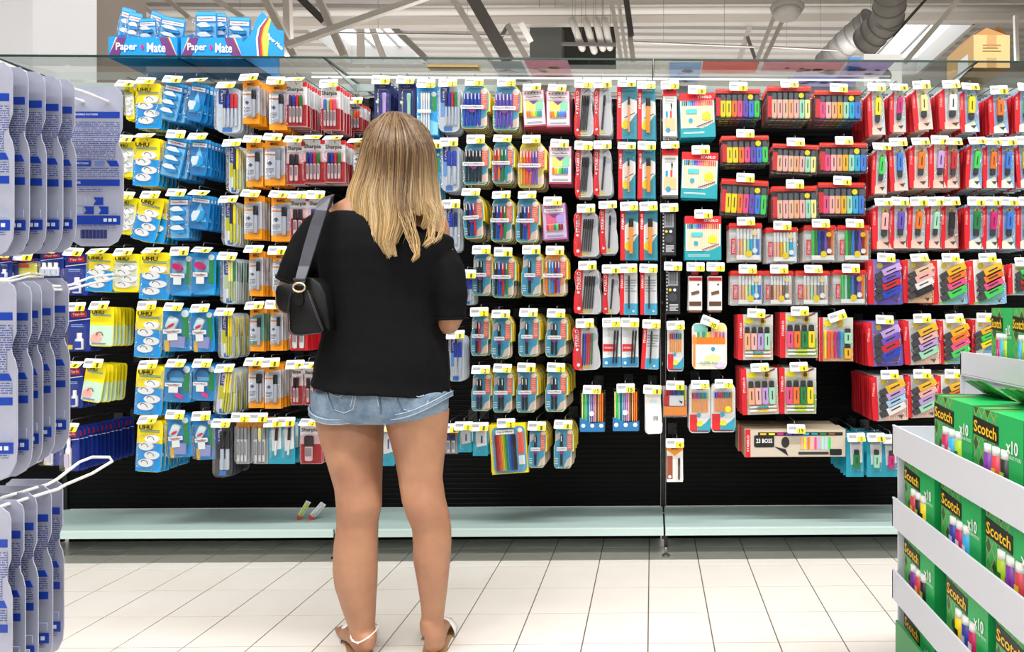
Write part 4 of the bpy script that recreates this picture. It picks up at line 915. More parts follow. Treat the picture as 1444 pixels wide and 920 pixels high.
def glass_material():
    m, nt, b = nodes_mat('shelf_glass'); out = nt.nodes['Material Output']
    tr = add(nt, 'ShaderNodeBsdfTransparent'); tr.inputs[0].default_value = (.84,.9,.88,1)
    gl = add(nt, 'ShaderNodeBsdfGlossy'); gl.inputs['Roughness'].default_value = 0.03
    fr = add(nt, 'ShaderNodeLayerWeight'); mx = add(nt, 'ShaderNodeMixShader')
    pw = add(nt, 'ShaderNodeMath', operation='POWER'); pw.inputs[1].default_value = 4.0; nt.links.new(fr.outputs['Facing'], pw.inputs[0])
    mt = add(nt, 'ShaderNodeMath', operation='MULTIPLY_ADD'); mt.inputs[1].default_value = 0.95; mt.inputs[2].default_value = .05
    nt.links.new(pw.outputs[0], mt.inputs[0]); nt.links.new(mt.outputs[0], mx.inputs[0]); nt.links.new(tr.outputs[0], mx.inputs[1]); nt.links.new(gl.outputs[0], mx.inputs[2]); nt.links.new(mx.outputs[0], out.inputs[0])
    return m
gm = glass_material(); GZ = 2.054
for i in range(5):
    t = empty('glass_shelf', (GX[i], 2.66, GZ), f'clear glass top shelf pane over the {BAYN[i]} bay', 'glass shelf')
    L = GX[i+1]-GX[i]-.004
    b = MB(); b.raw([(0,.003,0),(L,.003,0),(L,.47,0),(0,.47,0)], [(0,1,2,3)], gm); b.build('pane', t)
    b = MB(); b.box(0,L,0,.003,-.004,.004,'1f3a34/g'); b.box(0,.002,0,.47,-.004,.004,'27453e/g'); b.box(L-.002,L,0,.47,-.004,.004,'27453e/g'); b.box(0,L,.467,.47,-.004,.004,'5d7a72/g'); b.build('polished_edge', t)
    if i: 
        b = MB(); b.prism([(0,0),(0,-.055),(.03,-.05),(.40,-.0)], -.002,.002,'c9ccce/x', Matrix(((0,1,0,-.004),(-1,0,0,.44),(0,0,1,-.006),(0,0,0,1)))); b.build('bracket', t)
b = MB(); b.box(GX[0], GX[-1], 2.951, 2.961, 2.015, 2.046, 'a9b6b4'); o = b.build('glass_rail'); tag(o, 'pale rail carrying the glass shelf above the black panels', 'rail')
b = MB(); b.tube([(X_(440,2.86),2.86,2.045),(X_(1255,2.86),2.86,2.045)], .0045, 'fdfdfd', 8); o = b.build('reflection_line'); tag(o, 'thin glowing white line added under the glass shelf as a reflection', 'tube')
lm = bpy.data.materials.new('reflection_glow'); lm.use_nodes = True; e = lm.node_tree.nodes['Principled BSDF']; e.inputs['Emission Color'].default_value = (1,1,1,1); e.inputs['Emission Strength'].default_value = 1.1  # added glow, stands for a white reflection along the glass
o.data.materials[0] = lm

hang_all()

# ------------------------------------------------------------------ roof steelwork seen over the glass
def bar(name, label, cat, p0, p1, Y, wpx, col, round_=False, Y1=None, depth=None):
    a, c = at(*p0, Y), at(*p1, Y1 or Y); wd = wpx*Y/FOC
    b = MB()
    if round_: b.tube([a, c], wd/2, col, 12)
    else:
        d = (c-a).normalized(); s = d.cross(Vector((0,1,0))).normalized()*wd/2; q = Vector((0,(depth or wd)/2,0))
        vs = [p+sx*s+sy*q for p in (a, c) for sx, sy in ((-1,-1),(1,-1),(1,1),(-1,1))]
        b.raw(vs, [(0,1,2,3),(7,6,5,4),(0,4,5,1),(1,5,6,2),(2,6,7,3),(3,7,4,0)], col)
    o = b.build(name); tag(o, label, cat); return o
W1, W2, DK = 'cdc6bd', 'dedad2', '4b4846'
bar('roof_pipe','upper long pale pipe running the width of the roof','pipe',(0,20),(1444,12),10.0,10,W2,True)
bar('roof_beam','lower long pale beam running the width of the roof','beam',(-60,38),(1500,24),10.2,11,W1)
bar('roof_beam','topmost pale beam crossing behind the dome lamp','beam',(560,6),(1500,2),10.6,8,W2)
bar('roof_truss_bar','steep pale roof bar just right of the blue trays','beam',(405,-8),(408,80),9.0,9,W1)
bar('roof_truss_bar','slanted pale roof bar rising from the right blue tray','beam',(368,-14),(416,80),8.8,9,W1)
bar('roof_truss_bar','short dark slanted bar above the left skylight','beam',(418,-8),(459,32),8.6,10,DK)
bar('roof_truss_bar','pale slanted bar crossing the left skylight','beam',(446,-10),(486,80),8.4,9,W1)
bar('roof_truss_bar','long pale diagonal tie rising right from the blue trays','beam',(405,64),(610,-8),8.2,8,W2)
bar('roof_truss_bar','upright pale bar in the middle of the left skylight','beam',(508,28),(509,82),11.0,8,W1)
bar('roof_truss_bar','slim slanted pale bar right of middle in the left skylight','beam',(521,30),(541,82),11.0,7,W1)
bar('roof_truss_bar','dotted slanted bar along the right edge of the left skylight','beam',(548,32),(600,82),11.0,8,'8f8a84')
bar('cable_tray','broad dark cable tray slanting down left of the hanging duct box','cable tray',(660,-14),(716,84),7.5,17,'6f6a66')
bar('tray_edge_beam','pale slanted beam along the left of the cable tray','beam',(634,-10),(692,84),7.4,9,W2)
bar('roof_truss_bar','thin dark strut between cable tray and duct box','beam',(716,36),(700,64),9.5,4,DK)
bar('roof_truss_bar','dark slanted member left of the grey duct box','beam',(716,36),(744,84),9.5,8,'7c7670')
bar('roof_truss_bar','pale member touching the grey duct box','beam',(735,34),(748,58),9.4,8,W2)
bar('roof_truss_bar','left pale bar of the steep pair in the roof middle','beam',(861,-8),(876,86),7.6,6,W2)
bar('roof_truss_bar','right pale bar of the steep pair in the roof middle','beam',(871,-8),(884,86),7.6,5,W2)
bar('roof_truss_bar','dark steep bar right of the pale pair','beam',(882,-8),(890,50),7.8,8,DK)
bar('roof_truss_bar','short pale stub below the dark steep bar','beam',(888,48),(893,86),7.9,7,W1)
bar('roof_truss_bar','leftmost of the slanted bars left of the dome lamp','beam',(1060,28),(1042,86),10.4,7,W1)
bar('roof_truss_bar','thin dark strut meeting the bars left of the dome lamp','beam',(1054,52),(1066,86),10.3,4,'5d5955')
bar('roof_truss_bar','long slanted bar falling from the dome lamp','beam',(1093,20),(1067,86),8.0,6,W2)
bar('roof_truss_bar','shorter slanted bar beside the long one under the dome lamp','beam',(1104,28),(1077,86),8.0,6,W1)
bar('roof_truss_bar','long pale double bar crossing the right skylight','beam',(1358,-8),(1276,88),8.6,7,W2)
bar('roof_truss_bar','thin dark rod crossing above the right skylight','beam',(1312,-8),(1258,52),8.4,4,'4a4745')
bar('roof_truss_bar','pale upright bar right of the cardboard box','beam',(1432,22),(1434,88),9.0,5,W2)
bar('roof_truss_bar','left pale roof bar above the far left blue packs','beam',(180,-10),(224,26),8.0,6,W2)
bar('roof_truss_bar','second pale roof bar above the blue trays','beam',(222,-12),(268,26),8.0,6,W1)
bar('roof_truss_bar','long pale roof bar above the right blue tray','beam',(290,-10),(345,26),8.0,7,W2)
bar('sprinkler_pipe','thin sprinkler pipe right of the left skylight','pipe',(470,46),(722,50),9.0,2.4,'77726d',True)
bar('sprinkler_pipe','thin sprinkler pipe between steep pair and dome lamp','pipe',(893,59),(1064,66),9.0,2.8,'8c8680',True)
bar('sprinkler_pipe','thin sprinkler pipe below the dome lamp to the ducts','pipe',(1086,66),(1180,71),9.0,2.8,'8c8680',True)
bar('column_pipe','thin dark pipe along the left edge of the brown pillar','pipe',(54,-30),(54,90),4.9,5,'6c655f',True)
def column(name, label, x0, x1, Y, col):
    b = MB(); b.box(X_(x0,Y), X_(x1,Y), Y, Y+.5, 0, CZ, col); o = b.build(name); tag(o, label, 'pillar')
column('pillar','smooth white pillar at the top left corner',-60,46,4.4,'fafbff')
column('pillar','brown-grey pillar right of the white one',50,134,5.0,'94897f')
b = MB(); Y = 10.4
b.box(X_(747,Y),X_(792,Y),Y,Y+.3,Z_(88,Y),Z_(36,Y),'5f625e'); o = b.build('duct_box'); tag(o, 'dark grey duct box hanging in the roof left of four tubes', 'duct')
b = MB(); Y = 11.2
b.box(X_(788,Y),X_(868,Y),Y,Y+.2,Z_(92,Y),Z_(30,Y),'34332f'); b.box(X_(700,Y),X_(862,Y),Y-.4,Y+.2,Z_(4,Y),Z_(-10,Y),'34332f'); o = b.build('plant_screen'); tag(o, 'dark screen behind the four white tubes in the roof', 'panel')
for i, (xa, ya, xb, yb) in enumerate(((806,26,821,68),(825,26,838,72),(840,26,850,68),(852,26,860,67))):
    a, m_, c = at(xa,ya,9.6), at((xa+xb)/2,(ya+yb)/2,9.6), at(xb,yb,9.6)
    b = MB(); r = .052; b.tube([a,m_,c,c+(c-a).normalized()*.03,c+(c-a).normalized()*.05],[r,r,r,r*.8,r*.3],'cfcac2',12); o = b.build('vent_tube'); tag(o, f'white vent tube hanging in roof, {ORD[i+1]} from left of four', 'tube')
bar('tube_bracket','thin dark bracket across the four white tubes','bracket',(792,62),(868,63),9.5,4,'5b5855')
def duct(name, label, pts, r, Y):
    P_ = [at(x,y,yy) for x,y,yy in pts]; t = empty(name, P_[0], label, 'duct')
    b = MB(); b.tube([p-P_[0] for p in P_], r, '93918d', 20); o = b.build('duct_tube', t)
    for s in range(len(P_)-1):
        for f in (.0,.33,.66,1):
            p = P_[s].lerp(P_[s+1], f)-P_[0]; d = (P_[s+1]-P_[s]).normalized()*.02
            bb = MB(); bb.tube([p-d*.6,p+d*.6], r*1.03, '7d7b78', 20); bb.build('seam_ring', t)
duct('spiral_duct','large grey spiral duct reaching down in front of the skylight',[(1258,-22,7.4),(1252,25,7.8),(1222,58,8.2)],.19,8)
duct('spiral_duct','second grey spiral duct behind the larger one at left',[(1228,30,9.0),(1192,62,9.4),(1165,90,9.8)],.19,9)
p = at(1110,14,7.0); t = empty('dome_lamp', p, 'round white dome lamp hanging from the roof', 'lamp')
b = MB(); b.tube([(0,0,.10),(0,0,.09),(0,0,.03),(0,0,.0)],[.06,.14,.185,.175],'b9b7b2',28); b.build('lamp_shade', t)
b = MB(); b.tube([(0,0,.01),(0,0,-.05),(0,0,-.09),(0,0,-.10)],[.14,.145,.11,.04],'d2d0cb',28); b.build('diffuser', t)
b = MB(); b.tube([(0,0,.1),(0,0,.6)],.012,'8a8884',6); b.build('hanger', t)

# ------------------------------------------------------------------ things standing on the glass shelf
GT = GZ+.0045
def pm_tray(px0, px1, label):
    Y = 2.69; x0, x1 = X_(px0,Y), X_(px1,Y); t = empty('display_tray', ((x0+x1)/2, Y, GT), label, 'tray'); W = x1-x0; H = Z_(57,Y)-GT
    bl = '1a94e2'
    b = MB(); b.box(-W/2,W/2,0,.003,0,H,bl); b.build('front_wall', t)
    for s in (-1,1):
        b = MB(); b.prism([(0,0),(.26,0),(.26,.2),(.2,.2),(0,H)], -.0015,.0015, bl, Matrix(((0,1,0,s*(W/2-.0015)),(1,0,0,.003),(0,0,1,0),(0,0,0,1)))); b.build('side_wall', t)
    b = MB(); b.box(-W/2,W/2,.26,.263,0,.2,bl); b.build('back_wall', t)
    b = MB(); b.box(-W/2,W/2,.003,.26,0,.003,bl); b.build('tray_base', t)
    for k, (c, f) in enumerate((('f3e9d8',0),('e8a020',.012),('d8302c',.022),('6a3a78',.032))):
        for s, a in ((-1,1),(1,-1)):
            pts = [(s*(W/2-.002), H*.1+.0*f),(s*(W/2-.03-f*.3), H*.98-.0),(s*(W/2-.04-f), H*.98),(s*(W/2-.026-f), H*.5),(s*(W/2-.014-f*.8), 0.002)]
            if s < 0: pts = pts[::-1]
            b = MB(); b.prism(pts, -.0006-.0004*k, -.0002, c); b.build('arc_print', t)
    for tx, x, w_ in (('Paper',-.27,.36),('Mate',.24,.32)):
        o = bpy.data.objects.new('brand_text', unit(('text',tx), ('f6f8fa',))); C.objects.link(o); o.parent = t; o.location = (W*x*.85,-.004,H*.48); o.scale = (W*w_*.85,1,H*.46)
    b = MB(); b.prism([(-.008,H*.6),(-.004,H*.4),(0,H*.36),(.006,H*.5),(.0,H*.62)], -.003,-.002,'d82a78'); b.build('heart_mark', t)
    return t
pm_tray(153,250,'bright blue cardboard tray of correction rollers, left one on the glass')
pm_tray(255,342,'bright blue cardboard tray of correction rollers, right one on the glass')
DES = ['leftmost','second','third','fourth','fifth','sixth','seventh','eighth']
for i, (x0,y0,x1,y1,t,v,Y,rz) in enumerate(((176,12,190,60,8,'',2.80,.5),(185,18,200,60,6,'',2.78,.3),(196,26,220,60,-3,'',2.76,0),(216,18,232,60,12,'',2.84,.7),(229,25,262,60,8,'',2.75,.1),
        (276,16,306,66,-1,'',2.76,0),(304,18,316,60,-5,'',2.82,.3),(323,24,354,66,2,'',2.75,0))):
    hh = (y1-y0)*Y/FOC+.04; ww = max((x1-x0)*Y/FOC, .05); nm, ds, parts, st = g_pmb(ww, hh, v, '')
    make_front(nm, parts, at((x0+x1)/2, y0, Y), math.radians(t), f'pale blue correction roller pack standing in a blue tray, {DES[i]} from left', 'pack', None, rz)
# tall side header of the right tray
Y = 2.68; base = at(371, 70, Y)
t = empty('tray_header', (base.x, Y, GT), 'bright blue curved cardboard side panel right of the trays', 'sign')
pp = [(342,82),(400,82),(400,43),(391,42),(384,33),(370,16),(362,26),(354,48),(342,60)]
pts = [(at(x,y,Y).x-base.x, max(at(x,y,Y).z-GT, 0.0)) for x,y in pp]
b = MB(); b.prism(pts, 0, .003, '1a94e2'); b.build('board', t)
for k, (c, d) in enumerate((('f3e9d8',0),('6a3a78',2.5),('d8302c',5),('e8a020',7.5),('b8c850',9.5))):
    q = [(357+d,82),(362+d,82),(364+d,60),(363+d,45),(371+d*.6,28),(369+d*.6,26),(358+d,40),(355+d,55)]
    b = MB(); b.prism([(at(x+6,y,Y).x-base.x, max(at(x+6,y,Y).z-GT, 0.0)) for x,y in q][::1], -.0006-.0003*k, -.0002, c); b.build('arc_print', t)
o = bpy.data.objects.new('brand_text', unit(('text','Paper Mate'), ('f6f8fa',))); C.objects.link(o); o.parent = t; o.location = (at(388,58,Y).x-base.x,-.003,at(388,60,Y).z-GT); o.scale = (.085,1,.02); o.rotation_euler = (0,.75,0)
# cardboard box with open flaps
Y = 2.74; xa, xb = X_(1373,Y), X_(1424,Y); H = Z_(46,Y)-GT; D = .25
t = empty('cardboard_box', ((xa+xb)/2, Y, GT), 'open brown cardboard box on the glass at far right', 'box'); Wb = (xb-xa)/2; cb = 'd9b27c/m'; ci = 'a87a4a/m'
b = MB(); b.box(-Wb,Wb,0,.004,0,H,cb); b.box(-Wb,Wb,D-.004,D,0,H,cb); b.box(-Wb,-Wb+.004,.004,D-.004,0,H,cb); b.box(Wb-.004,Wb,.004,D-.004,0,H,cb); b.box(-Wb,Wb,0.004,D-.004,0,.004,cb); b.build('carton_body', t)
for nm_, vs in (('flap',[(-Wb*.95,.004,H),(Wb*.95,.004,H),(Wb*.8,.07,H+.035),(.02,.08,H+.065),(-Wb*.5,.06,H+.03)]),('flap',[(-Wb,.01,H),(-Wb,D-.01,H),(-Wb+.05,D-.02,H+.05),(-Wb+.05,.04,H+.045)]),('flap',[(Wb,.01,H),(Wb,D-.01,H),(Wb-.02,D-.02,H+.06),(Wb-.03,.04,H+.055)])):
    b = MB(); b.raw(vs+[(x,y+.003,z) for x,y,z in vs], [tuple(range(len(vs))), tuple(range(2*len(vs)-1,len(vs)-1,-1))]+[(i,(i+1)%len(vs),(i+1)%len(vs)+len(vs),i+len(vs)) for i in range(len(vs))], ci); b.build(nm_, t)
b = MB(); b.box(-.02,.02,-.001,0,H*.6,H,'b98f58'); b.box(-.02,.02,-.001,0,0,H*.3,'b98f58'); b.build('packing_tape', t)
b = MB(); b.box(-Wb-.001,-Wb,.05,.14,H*.15,H*.55,'eceef2'); b.build('address_label', t)
b = MB(); [b.box(-Wb*.5,Wb*(.5-.15*(k%2)),-.0015,0,H*(.5+.09*k),H*(.52+.09*k),'8a6236') for k in range(3)]; b.build('small_print', t)
# grey tape dispenser box, blue pack, bags and bits lying on the glass
Y = 2.98; x0, x1 = X_(1218,Y), X_(1272,Y); t = empty('grey_carton', ((x0+x1)/2,Y,GT), 'pale grey carton with round dark opening on the glass', 'box')
b = MB(); b.box(-(x1-x0)/2,(x1-x0)/2,0,.12,0,Z_(74,Y)-GT,'b9b7b4'); b.build('carton_body', t)
b = MB(); b.prism(arc(.01,.05,.03,0,2*PI-.3,18), -.002, 0, '1d1d1f'); b.build('round_opening', t)
def film(h):
    m, nt, b = nodes_mat('printed_film_'+h); out = nt.nodes['Material Output']
    tl = add(nt, 'ShaderNodeBsdfTranslucent'); tl.inputs[0].default_value = hexc(h); b.inputs['Base Color'].default_value = hexc(h); b.inputs['Roughness'].default_value = .3
    mx = add(nt, 'ShaderNodeMixShader'); mx.inputs[0].default_value = .7
    nt.links.new(b.outputs[0], mx.inputs[1]); nt.links.new(tl.outputs[0], mx.inputs[2]); nt.links.new(mx.outputs[0], out.inputs[0]); return m
def bag(label, x0, x1, ya, yb, col, thick=.03, pat=None, name='flat_bag'):
    cx, cy = (X_(x0,ya)+X_(x1,ya))/2, (ya+yb)/2; W, D = (X_(x1,ya)-X_(x0,ya))/2, (yb-ya)/2
    t = empty(name, (cx,cy,GT), label, 'bag'); n = 8; vs = []; fs = []
    for s in (1,-1):
        for i in range(n+1):
            for j in range(n+1):
                u, v = -1+2*i/n, -1+2*j/n; hgt = (1-u**4)*(1-v**4)
                vs.append((u*W, v*D, thick/2+s*(thick/2-.001)*hgt*(.8+.2*noise.noise(Vector((u*2,v*2,x0))))+0.0))
    for s in (0,1):
        o_ = s*(n+1)**2
        for i in range(n):
            for j in range(n):
                f = [o_+i*(n+1)+j, o_+(i+1)*(n+1)+j, o_+(i+1)*(n+1)+j+1, o_+i*(n+1)+j+1]; fs.append(f if s == 0 else f[::-1])
    b = MB(); b.raw(vs, fs, film(col), True); b.build('bag_film', t)
    if pat:
        for k in range(7):
            p = MB(); r = random.uniform(.012,.028); px, py = random.uniform(-.7,.7)*W, random.uniform(-.6,.6)*D
            p.raw([(px+r*math.cos(a*PI/3), py+r*.7*math.sin(a*PI/3), -.0008) for a in range(6)], [(5,4,3,2,1,0)], random.choice(pat)); p.build('flower_print', t)
bag('salmon pink flat bag on the glass above bright highlighter wallets',992,1072,2.72,2.86,'dca39c')
bag('rosy patterned flat bag on the glass above pastel highlighters',1080,1196,2.70,2.84,'d8b4b8',.03,['b0606c','d8a8a0','9a5a78'])
bag('lavender patterned flat bag at the back of the glass',1120,1215,2.88,3.06,'bcbadc',.03,['c86a9a','7a78b8','d8b0c8'])
bag('violet patterned pack right of the rosy bag',1198,1262,2.72,2.9,'c4b8d0',.03,['c87a98','86a8c8'])
bag('pale blue printed packs above the red topped boxes',944,990,2.74,2.98,'b8c4d8',.03,['5a68a8','e8e8ec','4a4a58'])
bag('pink and yellow flat bag above the pencil boxes',738,800,2.72,2.95,'d0aeb6',.03,['d0c060','a84a78'])
bag('silvery crumpled bag above the felt pens',690,735,2.74,2.98,'b4b8bc',.03,['d8d8d8'])
Y = 2.77; x0, x1 = X_(602,Y), X_(674,Y); b = MB(); b.box(x0,x1,Y,Y+.045,GT,GT+.01,'c9a468/m'); o = b.build('cardboard_strip'); tag(o, 'flat brown cardboard strip lying on the glass above the middle bay', 'cardboard')
Y = 2.76; bb = MB(); bb.box(X_(1198,Y),X_(1214,Y),Y,Y+.03,GT,Z_(79,Y),'2f7fd8'); o = bb.build('blue_pack'); tag(o, 'small bright blue pack standing left of the grey carton', 'pack')

# ------------------------------------------------------------------ left foreground: rack of back-printed cards on wire hooks
def card_material():
    m, nt, b = nodes_mat('grey_card_back'); b.inputs['Roughness'].default_value = 0.45
    tc = add(nt, 'ShaderNodeTexCoord'); nz = add(nt, 'ShaderNodeTexNoise', i_Scale=60.0)
    cr = add(nt, 'ShaderNodeValToRGB'); cr.color_ramp.elements[0].color = hexc('a9adc2'); cr.color_ramp.elements[1].color = hexc('b4b8cb')
    nt.links.new(tc.outputs['Object'], nz.inputs['Vector']); nt.links.new(nz.outputs[0], cr.inputs[0]); nt.links.new(cr.outputs[0], b.inputs['Base Color'])
    return m
def print_material():
    """rows of tiny unreadable print"""
    m, nt, b = nodes_mat('dense_small_print'); b.inputs['Roughness'].default_value = 0.45
    tc = add(nt, 'ShaderNodeTexCoord'); sp = add(nt, 'ShaderNodeSeparateXYZ'); nt.links.new(tc.outputs['Object'], sp.inputs[0])
    fz = add(nt, 'ShaderNodeMath', operation='MULTIPLY'); fz.inputs[1].default_value = 330; nt.links.new(sp.outputs[2], fz.inputs[0])
    fr = add(nt, 'ShaderNodeMath', operation='FRACT'); nt.links.new(fz.outputs[0], fr.inputs[0])
    lt = add(nt, 'ShaderNodeMath', operation='LESS_THAN'); lt.inputs[1].default_value = .58; nt.links.new(fr.outputs[0], lt.inputs[0])
    fl = add(nt, 'ShaderNodeMath', operation='FLOOR'); nt.links.new(fz.outputs[0], fl.inputs[0])
    cb = add(nt, 'ShaderNodeCombineXYZ'); mx = add(nt, 'ShaderNodeMath', operation='MULTIPLY'); mx.inputs[1].default_value = 900; nt.links.new(sp.outputs[0], mx.inputs[0])
    nt.links.new(mx.outputs[0], cb.inputs[0]); ml = add(nt, 'ShaderNodeMath', operation='MULTIPLY'); ml.inputs[1].default_value = 7.3; nt.links.new(fl.outputs[0], ml.inputs[0]); nt.links.new(ml.outputs[0], cb.inputs[2])
    nz = add(nt, 'ShaderNodeTexNoise', i_Scale=.6, i_Detail=2.0); nt.links.new(cb.outputs[0], nz.inputs['Vector'])
    gt = add(nt, 'ShaderNodeMath', operation='GREATER_THAN'); gt.inputs[1].default_value = .42; nt.links.new(nz.outputs[0], gt.inputs[0])
    an = add(nt, 'ShaderNodeMath', operation='MULTIPLY'); nt.links.new(lt.outputs[0], an.inputs[0]); nt.links.new(gt.outputs[0], an.inputs[1])
    mc = add(nt, 'ShaderNodeMix', data_type='RGBA'); mc.inputs[6].default_value = hexc('b0b4c7'); mc.inputs[7].default_value = hexc('4a5c9e')
    nt.links.new(an.outputs[0], mc.inputs[0]); nt.links.new(mc.outputs[2], b.inputs['Base Color'])
    return m
cm_, pr_ = card_material(), print_material()
NB = '123fae'
RZ = {}
def razor_part(key, fn):
    if key not in RZ: b = MB(); fn(b); RZ[key] = b.data('piece')
    return RZ[key]
CW, CH = .088, .252
def printed_card(loc, rz, label, ry=0):
    t = empty('hanging_card', loc, label, 'card', 'grey back-printed cards on the left wire rack', (0, ry, rz))
    def put(nm, fn, key, y=0):
        o = bpy.data.objects.new(nm, razor_part(key, fn)); C.objects.link(o); o.parent = t; o.location = (0,y,0); return o
    put('card_board', lambda b: b.prism([(x*CW, (z-.5)*CH) for x, z in RAZOR], 0, .0012, cm_), 'board')
    put('blister_shell', lambda b: b.prism([(x*CW*.6, (z*.7-.55)*CH) for x, z in RAZOR], .0012, .014, '8d97ad'), 'shell')
    put('text_block', lambda b: b.raw([(-.044*.88,0,-.055),(.044*.88,0,-.055),(.044*.88,0,-.085),(.044*.72,0,-.09),(.044*.72,0,-.115),(-.044*.72,0,-.115),(-.044*.72,0,-.09),(-.044*.88,0,-.085)], [(7,6,5,4,3,2,1,0)][::1], pr_), 'txt', -.0006)
    put('text_block', lambda b: b.raw([(-.038,0,-.143),(.038,0,-.143),(.038,0,-.128),(-.038,0,-.128)], [(0,1,2,3)], pr_), 'txt2', -.0006)
    put('text_block', lambda b: b.raw([(-.038,0,-.166),(.012,0,-.166),(.012,0,-.160),(-.038,0,-.160)], [(0,1,2,3)], pr_), 'txt3', -.0006)
    put('text_block', lambda b: b.raw([(-.038,0,-.2235),(.034,0,-.2235),(.034,0,-.2195),(-.038,0,-.2195)], [(0,1,2,3)], pr_), 'txt4', -.0006)
    put('blue_bar', lambda b: b.box(-.036,.0385,-.0007,0,-.050,-.040,NB), 'b1')
    put('blue_bar', lambda b: b.box(-.036,.0385,-.0007,0,-.157,-.147,NB), 'b2')
    put('blue_bar', lambda b: b.box(-.042,.0395,-.0007,0,-.218,-.204,NB), 'b3')
    put('badge', lambda b: [b.prism([(x+cx, z+cz) for x, z in arc(0,0,.0045,0,2*PI-.4,12)], -.0011,-.0007,'e6e9f2') for cx, cz in ((-.037,-.045),(-.037,-.152),(-.035,-.122))], 'bd')
    put('blue_tag', lambda b: [b.box(-.029,-.006,-.0008,0,-.126,-.117,NB), b.prism([(.018,-.117),(.024,-.126),(.038,-.126),(.034,-.117)], -.0008,0,NB), b.box(.0,.015,-.0008,0,-.125,-.118,'6f86c8')], 'tg')
    put('size_symbol', lambda b: [b.prism([(x0,z0),(x0+.004,z0+.006),(x0,z0+.012),(x0+.015,z0+.012),(x0+.015,z0)], -.0008,0,NB) for x0, z0 in ((-.002,-.187),(-.017,-.2015),(.006,-.2015))]+[b.box(x0,x0+.011,-.0007,0,z0,z0+.011,'a9b1cc') for x0, z0 in ((-.026,-.187),(-.03,-.201),(-.0005,-.201),(.026,-.201))], 'sy')
    put('barcode', lambda b: [b.box(-.022+k*.0019, -.022+k*.0019+(.0012 if k % 3 else .0007), -.0007,0,-.240,-.226,'2c3a80') for k in range(22)], 'bc')
    put('social_mark', lambda b: [b.box(.024+k*.0075-.0025,.024+k*.0075+.0025,-.0011,-.0006,-.2135,-.2085,'e6e9f2') for k in range(-1,2)], 'so')
    for tx, x, z, w_, h_ in (('ENSEMBLE POLYTHENE',-.012,-.0445,.035,.0028),('80%',-.026,-.152,.010,.0038),('RECYCLABLE',-.018,-.1215,.018,.0026)):
        o = bpy.data.objects.new('bar_text', unit(('text',tx), ('e6e9f2',))); C.objects.link(o); o.parent = t; o.location = (x,-.0014,z); o.scale = (w_,1,h_)
    return t
def wire_hook(X, z, Yend, label, rise=.03):
    t = empty('wire_hook', (X, .46, z), label, 'hook')
    b = MB(); L = Yend-.46
    b.tube([(-.012,0,0),(-.012,L*.8,.0),(-.022,L-.07,rise*.6),(-.018,L-.015,rise),(0,L,rise+.003),(.018,L-.015,rise),(.022,L-.07,rise*.6),(.012,L*.8,0),(.012,0,0)], .0028, 'e3e3e2', 8); b.build('wire_loop', t)
    return t
rk = empty('wire_rack', (-1.3,.455,0), 'pale wire rack at far left carrying the card hooks', 'rack')
for x in (-1.3, -.78): b = MB(); b.tube([(x+1.3,0,.0),(x+1.3,0,1.42)], .006, 'd8dade', 8); b.build('rack_post', rk)
for z in (.79,.807,1.072,1.083,1.37,1.395): b = MB(); b.tube([(0,0,z),(.62,0,z)], .0035, 'd8dade', 8); b.build('rack_rail', rk)
HT = {'top': (18,42,65,88,107), 'mid': (23,46,59,77,97), 'low': (18,36,54,73,91)}
TOPY = {'top': (88,95,101,107,112), 'mid': (396,398,396,394,392), 'low': (716,705,695,685,676)}
SH = {'top': 'upper', 'mid': 'middle', 'low': 'lower'}
for row in ('top','mid','low'):
    # card scale comes from its distance; the right edge of each card is seen at HT
    for k in range(5):
        Y = (.86,.885,.912,.94,.965)[k] if row == 'top' else (.835,.86,.885,.915,.95)[k]
        xr = X_(HT[row][k], Y); p = at(HT[row][k], TOPY[row][k], Y)
        printed_card((xr-CW/2, Y, p.z), random.uniform(-.03,.03), f'grey card with blue print, {ORD[k+1]} from left in the {SH[row]} stack at left edge')
    xh = X_(HT[row][2], .9)-CW/2
    if row == 'top':
        t = empty('wire_hook', (xh,.46,1.385), 'thin straight wire hook inside the upper card stack', 'hook'); b = MB(); b.tube([(0,0,0),(0,.51,-.02)], .0016, 'c8c8c8', 6); b.build('wire_rod', t)
Y = 1.045; p = at(134, 122, Y); printed_card((p.x, Y, p.z), .0, 'large grey card with blue print hanging alone right of upper stack')
wire_hook(p.x, p.z-.024, 1.075, 'thin wire hook through the lone large card', .0)
def free_hook(pts, Y0, Y1, label, r=.0028):
    """a bent wire loop through picture points, each with its own distance"""
    t = empty('wire_hook', at(*pts[0][:2], pts[0][2]), label, 'hook'); o_ = at(*pts[0][:2], pts[0][2])
    P_ = [at(x,y,yy)-o_ for x,y,yy in pts]; P_ = [Vector((P_[0].x,.46-o_.y,P_[0].z))]+P_+([Vector((P_[-1].x,.46-o_.y,P_[-1].z))] if len(pts) > 5 else [])
    b = MB(); b.tube(P_, r, 'eeeeec', 8); b.build('wire_loop', t)
free_hook([(88,404,.955),(100,402,.97),(128,391,1.04),(160,387,1.09),(165,391,1.10),(134,399,1.05),(102,407,.97),(90,409,.955)], 0,0, 'bright wire hook loop sticking out of the middle card stack', .0019)
free_hook([(10,394,.84),(20,391,.90),(40,386,.94),(62,387,.96),(60,391,.96),(38,391,.93),(14,397,.84)],0,0,'second wire hook loop above the middle card stack', .0016)
free_hook([(66,684,.93),(78,678,.95),(112,652,1.03),(130,645,1.06),(154,645,1.08),(158,651,1.08),(130,668,1.04),(92,684,.96),(82,690,.93)],0,0,'long white wire hook loop above the lower card stack', .0023)
free_hook([(-20,684,.86),(10,672,.92),(50,652,.99),(58,649,1.0)],0,0,'short white wire tip left of the long loop', .0023)

